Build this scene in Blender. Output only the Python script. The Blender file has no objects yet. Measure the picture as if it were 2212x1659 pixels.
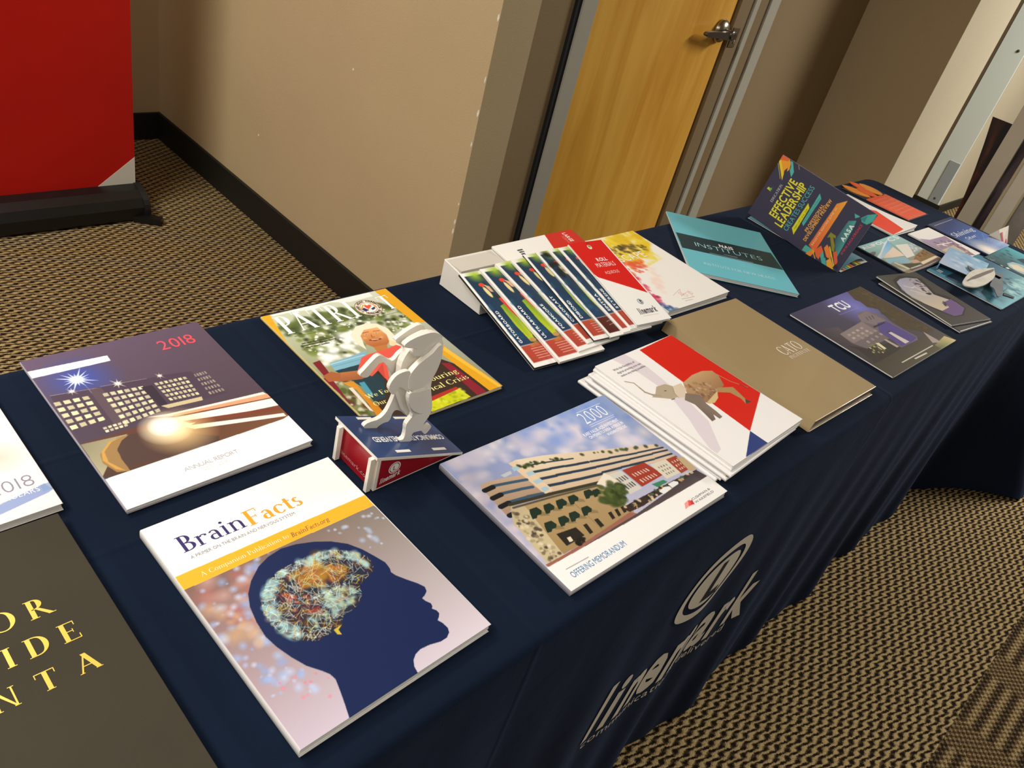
import bpy, bmesh, math, random
import numpy as np
from mathutils import Vector, Matrix

# ------------------------------------------------------------------ camera, world, lights, exposure
sc = bpy.context.scene
COLL = sc.collection
cam_d = bpy.data.cameras.new('camera'); cam = bpy.data.objects.new('camera', cam_d); COLL.objects.link(cam)
cam_d.sensor_fit = 'HORIZONTAL'; cam_d.sensor_width = 36.0; cam_d.lens = 36.0 * 1752.02 / 2212.0
cam_d.clip_start = 0.02; cam_d.clip_end = 60
R = ((0.7024525, -0.67250307, 0.23302381), (-0.26038322, -0.54753217, -0.79524154), (0.66239041, 0.49794392, -0.55972386))
m = Matrix(((R[0][0], -R[1][0], -R[2][0], 0.04041716), (R[0][1], -R[1][1], -R[2][1], -0.40226117), (R[0][2], -R[1][2], -R[2][2], 0.64906734), (0, 0, 0, 1)))
cam.matrix_world = m
sc.camera = cam
W = bpy.data.worlds.new('lobby_light'); sc.world = W; W.use_nodes = True
W.node_tree.nodes['Background'].inputs[0].default_value = (1.0, 0.93, 0.82, 1)
W.node_tree.nodes['Background'].inputs[1].default_value = 0.10
def area(name, loc, sx, sy, power, col=(1, .965, .91), target=None):
    l = bpy.data.lights.new(name, 'AREA'); l.shape = 'RECTANGLE'; l.size = sx; l.size_y = sy; l.energy = power; l.color = col
    o = bpy.data.objects.new(name, l); COLL.objects.link(o); o.location = loc
    if target: o.rotation_euler = (Vector(target) - Vector(loc)).to_track_quat('-Z', 'Y').to_euler()
    return o
area('unseen_ceiling_light', (-0.25, 1.75, 1.93), 1.2, .6, 46)
area('unseen_ceiling_light', (-1.1, 0.5, 1.93), .6, 1.2, 52)  # unseen lamp, placed to brighten the return wall
area('unseen_ceiling_light', (4.9, -0.9, 1.93), .6, 1.2, 170)
area('unseen_ceiling_light', (-0.5, -1.7, 1.93), 1.2, .6, 30)
sc.view_settings.view_transform = 'Standard'; sc.view_settings.look = 'None'
sc.view_settings.exposure = 0.11; sc.view_settings.gamma = 1.0; sc.view_settings.use_curve_mapping = False

# ------------------------------------------------------------------ traced print layouts (mm on each sheet)
SHARK = {"body":[[-0.1867,0.0036],[-0.1642,0.0094],[-0.1169,0.0182],[-0.0708,0.0241],[-0.0271,0.02],[0.0083,0.0109],[0.0398,0.0038],[0.0205,-0.0011],[-0.0033,-0.0134],[-0.0367,-0.0221],[-0.0813,-0.0265],[-0.1169,-0.0281],[-0.1441,-0.0268],[-0.1729,-0.0236],[-0.1892,-0.0146],[-0.1964,-0.0063]],"stripe":[[-0.1601,0.004],[-0.1006,0.0073],[-0.0539,0.0059],[-0.0036,0.0038],[0.0298,0.0017],[0.0061,-0.0051],[-0.0495,-0.0039],[-0.1022,-0.0032],[-0.1377,0.0005],[-0.1618,0.0005]],"fin":[[-0.0476,0.0451],[-0.0443,0.0369],[-0.0489,0.0207],[-0.0749,0.024]],"tail":[[0.0126,-0.0072],[0.0244,-0.0139],[0.0364,-0.0235],[-0.026,-0.0396],[-0.0584,-0.0534],[-0.09,-0.0641],[-0.1248,-0.0705],[-0.1513,-0.0728],[-0.1348,-0.0617],[-0.1025,-0.0464],[-0.101,-0.0335],[-0.049,-0.0236]],"spike":[[-0.0871,-0.0624],[-0.0462,-0.0625],[-0.0938,-0.0667]],"slot":[[-0.044,-0.06],[-0.0371,-0.0841],[-0.0502,-0.0856],[-0.0649,-0.0654]]}
HORSE = {"near":[[0.5837,0.1803],[0.5909,0.1746],[0.589,0.1724],[0.5928,0.1665],[0.5951,0.1583],[0.5963,0.1435],[0.5937,0.1285],[0.5886,0.1169],[0.5888,0.1059],[0.5936,0.0901],[0.5983,0.0752],[0.5991,0.0688],[0.5976,0.0595],[0.5924,0.0522],[0.5908,0.0484],[0.5929,0.0388],[0.5819,0.0412],[0.5751,0.0414],[0.5759,0.0316],[0.5749,0.0276],[0.566,0.0296],[0.5602,0.032],[0.5549,0.0389],[0.5586,0.0367],[0.5634,0.0367],[0.5645,0.0462],[0.5624,0.058],[0.5652,0.0631],[0.571,0.0694],[0.5641,0.0827],[0.5584,0.0964],[0.5581,0.1035],[0.5599,0.1086],[0.5541,0.1117],[0.551,0.124],[0.5518,0.1337],[0.5561,0.1401],[0.5658,0.1481],[0.5771,0.1516],[0.5694,0.1525],[0.5616,0.157],[0.5546,0.1579],[0.5495,0.1637],[0.5527,0.167],[0.5581,0.1676],[0.5381,0.1738],[0.5362,0.1779],[0.5409,0.1813],[0.5513,0.184],[0.5621,0.1849],[0.5734,0.1847]],"chest":[[0.5602,0.1534],[0.5715,0.1566],[0.5767,0.1616],[0.5838,0.1703],[0.5884,0.1658],[0.5902,0.1489],[0.5879,0.134],[0.5828,0.1225],[0.5761,0.1184],[0.5676,0.1144],[0.5575,0.1132],[0.5496,0.1181],[0.5462,0.1293],[0.547,0.139],[0.5519,0.1451]],"haunch":[[0.5528,0.1137],[0.5629,0.1097],[0.5748,0.1086],[0.5833,0.1103],[0.5881,0.0947],[0.5927,0.08],[0.5878,0.0721],[0.578,0.0726],[0.5669,0.0797],[0.5581,0.0911],[0.5529,0.1022]],"curl":[[0.544,0.1473],[0.5384,0.1507],[0.5287,0.1505],[0.5227,0.1481],[0.518,0.1416],[0.5163,0.1351],[0.5195,0.1281],[0.5237,0.1228],[0.5288,0.1244],[0.5306,0.132],[0.5376,0.1275],[0.5461,0.1186],[0.5484,0.1183],[0.543,0.1279],[0.5421,0.1381]],"mid":[[0.5997,0.1649],[0.6077,0.1517],[0.6101,0.1318],[0.6072,0.1129],[0.6015,0.1006],[0.603,0.0834],[0.6099,0.0614],[0.6082,0.0495],[0.6007,0.0434],[0.5921,0.0429],[0.5797,0.055],[0.5714,0.0606],[0.5629,0.0793],[0.5517,0.1008],[0.5494,0.113],[0.5518,0.1235],[0.5498,0.1396],[0.5549,0.1534],[0.5625,0.1598],[0.5544,0.1664],[0.5647,0.171],[0.5823,0.1738]],"tail":[[0.5897,0.0473],[0.5949,0.0353],[0.6005,0.0267],[0.6039,0.0227],[0.6075,0.0239],[0.613,0.0308],[0.6099,0.0359],[0.6064,0.0372],[0.601,0.0304],[0.5974,0.0406],[0.5983,0.0479]],"far":[[0.5497,0.1614],[0.5487,0.1638],[0.5567,0.168],[0.567,0.1728],[0.5789,0.176],[0.5858,0.1733],[0.5895,0.167],[0.5972,0.1617],[0.6064,0.1425],[0.6055,0.1256],[0.5981,0.0986],[0.5971,0.0749],[0.5962,0.0617],[0.6013,0.0373],[0.5951,0.037],[0.5862,0.0441],[0.577,0.0537],[0.5695,0.0583],[0.5652,0.0555],[0.5628,0.0428],[0.5549,0.044],[0.5482,0.0422],[0.5436,0.0384],[0.527,0.0451],[0.5245,0.0501],[0.5302,0.0534],[0.5464,0.0521],[0.5547,0.0582],[0.5596,0.0697],[0.5635,0.0863],[0.5553,0.1053],[0.5501,0.1206],[0.546,0.1275],[0.5343,0.1404],[0.5225,0.127],[0.5195,0.1219],[0.5123,0.1234],[0.5062,0.1289],[0.5127,0.1344],[0.52,0.142],[0.5275,0.1484],[0.5331,0.1473],[0.5474,0.1354],[0.553,0.1354],[0.5574,0.1418],[0.5656,0.1461],[0.5623,0.1514],[0.5571,0.1551]]}
COV = {
"brain": [215.9,279.4,0.62,"f4f3ee",[["g",["806058","80766c","d6cbd4","c6b8c6"],[[0,87.1],[214.8,89.2],[215.9,279.4],[0,279.4]]],["B",["b08078","a86a64","c09a90"],26,5,14,[[4.2,89.4],[76.6,86.4],[48,121.4],[32.1,161],[19.7,137.7],[12.5,107.7]],1,3],["B",["a9bbe0","9cb0dc","c4d0ea","8fa4d4"],60,2,7,[[3.2,91.3],[87.8,88.1],[47.4,115.8],[30.1,164.4],[37.9,212.4],[49.9,223.3],[8.5,218.3],[0.3,171.8],[1.4,125]],1,5],["B",["c09a78","c8a080"],12,5,12,[[6.2,116],[30.3,145],[27.8,186.7],[9.2,168.8]],1,6],["B",["c8d6f0","a8bcd8"],22,1.5,5,[[148,91.7],[217.2,97.8],[211.2,131.8],[176.5,142.7],[164.6,117.3]],1,7],["B",["e88098","e07a90"],14,1.2,3,[[14.8,214],[47.8,226.4],[59,241.4],[47.4,255.5],[20.3,240]],1,8],["B",["b8c8ea","9fb4e0"],16,2,6,[[10.4,197.4],[48.8,224.9],[47.1,241.8],[16.5,245.9],[3.9,225.9]],1,9],["P","f6b02c",[[0.2,69.3],[215.5,71.4],[214.8,89.2],[0,87.1]],1],["P","14244e",[[47,280.7],[51.6,267.4],[55.6,254.7],[59.1,242.6],[58,235.6],[54,228.6],[46.2,217.2],[40.4,202.6],[35.6,186.2],[33.3,171.5],[34.9,153.1],[38.6,135.6],[44.8,121.9],[54.6,110.1],[69.5,98.4],[82.9,92.8],[99,90.2],[114.3,92.9],[131.6,99.7],[145.9,108.2],[158.3,119.7],[166.6,133.9],[172.1,148.6],[176.1,160.5],[175.2,169.4],[173.1,173.7],[174.6,179.5],[180.6,190],[187,199.9],[190.2,207.3],[188.2,212.6],[183.4,215.4],[178.9,216.8],[179.5,221],[182.3,226.4],[181.1,230.1],[178.9,231.9],[181.6,236.4],[181.3,240.5],[178.1,243.5],[174.7,245.7],[176.6,250.4],[177.3,258],[174.9,262.8],[168.8,266.2],[161.3,266],[150.2,262.7],[140,261.5],[133.1,263.1],[127.5,266.8],[123.8,272.6],[122.2,279.8]],1],["P","2a2838",[[50.5,133.5],[64.2,120.5],[80.3,113.7],[102.3,111.6],[123.1,112.4],[141.2,118.4],[156,129.4],[165,142.5],[164.8,155.4],[159.1,163.1],[144.6,167.4],[136.9,170.5],[133.5,179.1],[125.9,187.3],[112.3,191.1],[105.5,190.3],[95.4,197.4],[84.6,201.1],[68.6,201],[56.2,192.8],[47.6,179],[43.5,164],[44.5,149.7]],0.9],["B",["4a3020","6a4a28","5a2a30","20303c","3a2a38"],50,4,9,[[50.5,133.5],[64.2,120.5],[80.3,113.7],[102.3,111.6],[123.1,112.4],[141.2,118.4],[156,129.4],[165,142.5],[164.8,155.4],[159.1,163.1],[144.6,167.4],[136.9,170.5],[133.5,179.1],[125.9,187.3],[112.3,191.1],[105.5,190.3],[95.4,197.4],[84.6,201.1],[68.6,201],[56.2,192.8],[47.6,179],[43.5,164],[44.5,149.7]],0.8,4],["B",["a87c30","c89a38","906020","a86038"],40,4,9,[[82.5,123.3],[115.9,123.3],[135.9,142.1],[132.8,162.3],[98.3,150],[85.1,138.5]],0.9,10],["B",["b04a38","c06040","a85038"],16,3,6,[[67.5,134.6],[93.5,157.4],[91,176.5],[67.8,165.7]],0.9,16],["B",["7aa0a8","98bcc0","88b0b8","a8c8c0"],80,3,7,[[51.8,134.4],[65.6,121.4],[83.2,115.6],[89,119.5],[68.3,129.9],[55.7,147.3],[54.3,171.4],[64.3,189.5],[53.5,188],[45.4,170.2],[45.2,150.2]],0.9,17],["B",["98b8b0","b0ccb8","a8c8c8"],50,3,6,[[101.1,113.6],[122.7,113],[140.5,119.4],[157.7,133.5],[163.2,154.4],[157.6,162],[157,150.3],[147.3,135.4],[133.3,123.4],[107.4,123.3]],0.9,18],["B",["88a8a8","a0bca8","b8c088"],60,3,6,[[102.9,155.7],[127.2,164],[130.9,177.3],[117.3,184.1],[93.3,188.3],[72.5,189],[73.8,174.9],[97.6,175.9]],0.9,19],["B",["201c2c","2a2430","3a2a28"],26,2,5,[[50.5,133.5],[64.2,120.5],[80.3,113.7],[102.3,111.6],[123.1,112.4],[141.2,118.4],[156,129.4],[165,142.5],[164.8,155.4],[159.1,163.1],[144.6,167.4],[136.9,170.5],[133.5,179.1],[125.9,187.3],[112.3,191.1],[105.5,190.3],[95.4,197.4],[84.6,201.1],[68.6,201],[56.2,192.8],[47.6,179],[43.5,164],[44.5,149.7]],0.9,20],["H",["e0cc60","e8d070","c8a040","d07840","d8b048","c86048"],330,0.4,13,[[50.5,133.5],[64.2,120.5],[80.3,113.7],[102.3,111.6],[123.1,112.4],[141.2,118.4],[156,129.4],[165,142.5],[164.8,155.4],[159.1,163.1],[144.6,167.4],[136.9,170.5],[133.5,179.1],[125.9,187.3],[112.3,191.1],[105.5,190.3],[95.4,197.4],[84.6,201.1],[68.6,201],[56.2,192.8],[47.6,179],[43.5,164],[44.5,149.7]],11],["H",["b8dccc","a8d0d8","c8e4d8","a0c8d0","d8e8b8"],420,0.38,15,[[50.5,133.5],[64.2,120.5],[80.3,113.7],[102.3,111.6],[123.1,112.4],[141.2,118.4],[156,129.4],[165,142.5],[164.8,155.4],[159.1,163.1],[144.6,167.4],[136.9,170.5],[133.5,179.1],[125.9,187.3],[112.3,191.1],[105.5,190.3],[95.4,197.4],[84.6,201.1],[68.6,201],[56.2,192.8],[47.6,179],[43.5,164],[44.5,149.7]],12],["H",["c8e8e8","b8dce0","d8f0e8"],260,0.42,18,[[51.2,133.9],[64.2,120.5],[80.3,113.7],[102.3,111.6],[123.1,112.4],[141.2,118.4],[133.3,123.4],[108.7,121.4],[87.8,121.4],[68.6,132.7],[54.6,149.1],[52.4,171.4],[60.2,186.6],[54,187.2],[45.2,167.6],[44.5,149.7]],13],["H",["c8e8e8","d0ecec"],110,0.45,14,[[80.6,124.7],[76,141.7],[87.2,154.4],[105.1,158.6],[132.6,159.4],[130.1,164.5],[102.1,163.2],[84.8,158],[72.3,144.4],[77,126.3]],15],["H",["d8ecd0","f0f0d0"],70,0.4,10,[[56.2,183.8],[73.9,190],[89.8,193.5],[80.7,200.9],[67,197.4]],23],["P","c8b040",[[87,199.1],[96.8,198.3],[90.5,201.5],[90.3,207.6],[86.9,205.2]],1]],[["Brain","R","3a3068",20.5,47.2,66.7,21.2,0,0],["Facts","Q","efa22c",90,48.9,62.1,21,0,0],["A PRIMER ON THE BRAIN AND NERVOUS SYSTEM","s","8c878c",22.6,57.7,113.9,3.9,0,0],["A Companion Publication to","R","ffeec0",20.5,82,93.3,5.6,0,0],["BrainFacts.org","R","8a6448",116.4,83.6,44.7,6.1,0,0.2]]],
"annual": [215.9,279.4,0.68,"f4f3ee",[["G",["62526a","5c4c5c","4a3c44","3a3038"]],["O","3a52b0",52,[42.7,57],1.2],["P","4a3c4c",[[4.5,75.6],[53.8,81],[57.8,83],[132.8,91.5],[157.7,96.9],[176.3,155.1],[111.7,153.1],[57.2,162.2],[1.6,164.8]],1],["L","b0a098",0.6,[[4.8,74.8],[53.2,82.2]]],["L","a09088",0.6,[[57,81],[107.5,88.8]]],["W","e8e2b0",[[1.4,85.6],[40.4,90],[39.4,141.4],[0.9,142.8]],4,5,0.68,0.62],["P","5a4a52",[[43.7,82],[56.5,82.3],[60.3,155.4],[42.4,159.9]],1],["W","e0dab0",[[52.4,91.9],[98.6,98.6],[95.8,153.8],[50.8,158.8]],6,6,0.7,0.6],["W","dcd4a8",[[109.8,98.8],[149.2,102.7],[147,145],[111.5,140.8]],7,5,0.66,0.6],["W","a89c88",[[157.9,102],[174,102.1],[176.2,151.8],[155.8,151.1]],5,5,0.55,0.55],["P","352b38",[[94.7,101.4],[107.7,103.2],[107.1,144.6],[97.9,145.9]],1],["P","c8b890",[[99,143.5],[146.4,147.9],[144.7,154.8],[104.2,150.7]],1],["W","e8e0b8",[[29.5,150.1],[56.1,150.3],[54.6,160.9],[29.4,161.2]],5,2,0.7,0.7],["g",["5a3a30","6a4034","7a5038","4a3428"],[[0.6,165.6],[80,165.9],[228.4,181.4],[217.1,229.9],[20.7,230.2],[-0.7,225.3]]],["g",["8a8468","a8a080","9a8a60","b0a888"],[[0.8,167],[47.8,172.6],[31.8,184.3],[0.1,223.3]]],["P","9a7848",[[48.6,174.4],[36.6,173.3],[21,180.9],[10.8,191],[7.9,205],[14.4,224.1],[26.1,228.3],[26.7,213.2],[28,192.9],[35.2,183.5]],1],["P","c89848",[[42.6,173.8],[28.7,177.1],[16.2,188.8],[13.5,205.6],[22.5,226.2],[15,219.3],[9.6,200.8],[13.8,187.5],[26.3,175.8]],1],["P","4e3a34",[[38.4,179.8],[48.6,174.4],[74.6,177.3],[129.3,221.4],[122.2,234.6],[26.4,220.8],[26.1,207.6],[29,190.7]],1],["P","f6e8dc",[[76.6,155.4],[99.6,160.2],[213.1,173],[216.9,183.7],[121.4,168.7],[100.6,165.2]],1],["P","e0a078",[[219.8,178.7],[216.9,187],[104.7,167.3],[103.1,163.5]],1],["P","fff4e8",[[80,165.9],[217.7,189],[216.5,204.4],[120.6,187.6],[101.2,191.7],[79,185.4]],1],["P","7a4030",[[107.4,179.1],[215.1,206.9],[214.5,214.5],[112.5,186.2]],1],["P","fff0e0",[[103.4,187.2],[213.1,220],[213.2,226.3],[112,197.6]],1],["O","ffd890",44,[97.4,192.5],1],["O","fff4d0",30,[86.3,180.8],0.7],["O","ffffff",18,[86,177.8],0.6],["P","f5f4f4",[[0.2,228.3],[23.2,227.9],[207.4,229.4],[215.9,226.8],[215.9,279.4],[0,279.4]],1],["P","f3f0f4",[[-0.7,22],[87.6,26.5],[86.9,38.1],[-1.3,36.3]],1],["S","e8f0ff",24,[39.9,58.1],16],["O","e8f4ff",7,[39.9,58.1],0.6],["S","f8eee0",9,[27,76.6],8],["S","f8eee0",12,[75.5,84],8],["S","f8eee0",8,[122.8,89.9],8],["L","8090a0",0.5,[[43.6,66.7],[44.3,88.3]]]],[["2018","s","e8505c",148.6,43.3,45.8,19.9,0,0],["ANNUAL REPORT","n+","a09c9c",72.2,256.6,62.3,6.2,0,0],["2017 - 2018","n","d8d4d0",89.6,265,27.4,5.4,0,0]]],
"patriot": [215.9,279.4,0.7,"f4f3ee",[["G",["c8d0b4","d0d4c0","8a8c78","6a6a38"]],["B",["4a5a2c","5a6a30","2e3c20","7a8a40","64743a","26321c"],260,3,10,[[12.7,18.9],[100.9,22.6],[198.8,30.1],[208.9,100.5],[136.2,102.5],[26.5,132.9],[10.8,99.1]],0.7,21],["B",["f4f4ec","ffffff","e4e8d8"],110,1.2,5,[[51.1,52.7],[176.2,47],[208.9,100.5],[157.1,133.9],[84.6,103.1],[26.6,119.6],[13.9,100.5]],0.6,22],["P","f2f2ee",[[14.4,1.1],[184,-0.1],[183.4,11.7],[140.1,12.9],[113.2,3.1],[77.3,9.7],[41.4,4.6],[16.1,5.5]],0.8],["B",["4c5c30","5c6c38","3c4c2a"],36,5,11,[[14.3,23.2],[95.2,24.3],[140.8,33.6],[143,58.6],[93.5,62.3],[34,60.2],[9.3,53.5]],0.8,27],["B",["f4f4ec","ffffff"],40,5,12,[[14,93.7],[103.6,81.5],[76.6,128.1],[26.5,132.9],[7.5,150.2],[10.7,125.7]],0.8,23],["P","e6a824",[[0,0],[14.1,-2],[-1.9,80],[-3.5,62.1]],1],["P","3a2a22",[[58.3,167.6],[172.4,185],[199.6,230],[215.9,279.4],[29.3,279.2],[26.6,254.6],[44.7,193.5]],1],["B",["4a5a28","c8c8b0","5a3a28"],40,3,8,[[-1.6,164.9],[22.9,170.3],[16.2,240.4],[1.5,250.1]],0.6,25],["P","7fb4c8",[[26.5,132.9],[61,131.6],[89.7,128.6],[70.5,153],[23.1,151.1]],1],["L","b8d8e0",1.5,[[26.4,136.2],[79.7,136.5]]],["L","5a98b0",1,[[24.8,142.1],[75.2,143.1]]],["P","1c3c48",[[23.1,151.1],[68.9,152.3],[72.5,194],[50.3,227.7],[31.5,227.4],[36.6,199.1]],1],["P","4a9ab0",[[36.8,186.6],[44.8,187.2],[39.5,216.1],[31.6,218.3]],1],["P","c8cc1c",[[96.4,260.4],[153.5,255.7],[156.8,277.9],[88,279.3],[84.2,272.7]],1],["B",["a0a818","d8dc40"],30,2,6,[[96.4,260.4],[153.5,255.7],[156.8,277.9],[88,279.3]],0.7,26],["P","b03028",[[101.9,253.6],[152.6,250.9],[153.1,256.2],[96.4,261.9]],1],["P","7a1c28",[[6,123.6],[17.8,122.4],[13.7,153.1],[3.7,156.4]],1],["P","8a2030",[[169.3,198.1],[180.5,203.2],[184.8,278.6],[167.7,280.1]],1],["P","7a1c28",[[-0.9,158.9],[10.6,158.1],[1.5,221],[1.5,203.1]],1],["P","e2a420",[[194.7,-0.7],[215.2,0.2],[217.1,103.8],[198.4,100.4]],1],["P","e2a420",[[201.8,149.1],[201.2,175.6],[215.5,279.2],[190.5,279.7],[184.3,183]],1],["P","f0bc40",[[200,167.5],[213.7,279.7],[208.5,279.3],[192.3,173.5]],1],["P","d8902c",[[16.6,176.8],[32.5,180.7],[27.4,249.2],[19.9,252.6],[25.7,196.9]],1],["P","d08424",[[25.6,209.2],[31.4,236.4],[27.9,269.9],[16.1,263.6]],1],["P","e8d8c8",[[18.1,190],[23.5,191.1],[19.2,244.9],[16.2,240.4]],1],["P","f2e6cc",[[90.6,87.3],[109.6,72.6],[129.6,71],[143.6,78.5],[151.2,95.2],[148.8,115.3],[140,130.4],[143,142.8],[128.6,132.8],[133.1,120],[133,93.5],[114.5,86],[102.9,96.1],[94.8,114.7],[90.6,127.2],[86.2,107.4]],1],["g",["e09858","f0b878","b06030","a85c34"],[[102,95.8],[115.5,84.5],[138.3,86.1],[139.7,107.7],[132.9,123.6],[119.3,132.5],[104,127.7],[98.3,116.2]]],["P","c07840",[[103.2,125.5],[125.1,127.7],[118.9,139.6],[101.7,137.4]],1],["P","f0d8a8",[[135,120.8],[142.1,127.6],[133.8,138.8],[127.8,130.7]],1],["L","5a3420",1,[[109.1,90.5],[119.3,91]]],["L","5a3420",1,[[126.6,92.4],[135.8,94.7]]],["E","f0e0d0",[111.6,95.3],2.6,1.3,12,0],["E","f0e0d0",[127.9,97.9],2.6,1.3,10,0],["E","2a1a14",[111.8,95.4],1.2,1.2,0,0],["E","2a1a14",[127.9,97.9],1.2,1.2,0,0],["E","e8a070",[104.9,102.5],5,4,0,1],["E","e8a070",[128.5,109.8],5,4,0,1],["L","6a2820",2.4,[[108.6,109.6],[115.4,113.2],[125.1,112.9]]],["L","f4e8e0",1,[[111.7,110.2],[121.6,112.9]]],["L","a05830",1.5,[[118.5,98.9],[116.1,104.6],[119.8,105.4]]],["P","e65a4c",[[85.8,137.5],[101.7,137.4],[120.9,136.8],[136.9,134.6],[143,142.8],[123.9,177.4],[108.4,197.7],[73.9,201.2],[78.3,173.5],[61.2,182.1],[50.2,163.8],[72.7,140.3]],1],["P","d04c40",[[76.6,172.8],[92.5,163.1],[74.1,194.8]],1],["g",["b87040","c88050","a06038","985030"],[[4.4,153.6],[30.9,158],[52.7,163.3],[61.4,175.6],[46.5,181.6],[19.7,175.1],[4.4,167.8]]],["P","a86038",[[2.1,154.1],[17.6,150.2],[26.2,159],[18.2,171.3],[2.2,168.2]],1],["T","5a6a28",2.2,[[17.4,60.4],[95.1,66.7]],31],["T","2a2a20",3,[[17.3,79.7],[56.4,82.1]],32],["T","2a2a20",3,[[17.2,84.8],[66.1,87.3]],33],["T","2a2a20",3,[[17.2,90],[52.3,92.2]],34],["T","6a7a38",2,[[154.6,63.1],[194.5,64.2]],35],["E","8a6a4a",[157.8,36.7],21.5,21.5,0,0],["E","f4ecd8",[157.8,36.7],20.3,20.3,0,0],["E","7a5030",[157.8,36.7],13.6,13.6,0,0],["E","f8f6ec",[157.8,36.7],12.8,12.8,0,0],["E","e85038",[156.5,32.1],3.2,3.2,0,0],["E","e85038",[162.3,32.7],3.2,3.2,0,0],["P","e85038",[[153.2,32.6],[164.3,34.2],[155.2,41.1]],1],["L","e09838",2.4,[[146.2,35.7],[153.3,28.1],[157.2,28.3]]],["L","e09838",2.4,[[169,39.3],[169.6,31.2],[166.5,29.2]]],["P","2a2858",[[150.7,34.1],[155.1,43.1],[147.6,44.3],[145.5,37.4]],1],["P","2a2858",[[159.3,40.6],[167.7,37.6],[166.7,42.5],[160,44.9]],1]],[["THE","b","ffffff",39.5,11,16.1,6.3,0,0],["PATRI","Q","f8f8f4",11.7,52.7,123.5,44.3,0,0],["T","Q","f8f8f4",182.9,53.5,19.6,37,0,0],["We Fo","Q","e8e490",27.5,220.4,33.7,8.8,0,0],["Our","Q","e8e490",27.6,237.3,19,8.4,0,0],["ouring","Q","e8e490",130.6,227.2,47.2,10.7,0,0],["ical Crisis","Q","e8e490",117.5,244.2,65.8,10.4,0,0]]],
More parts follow.
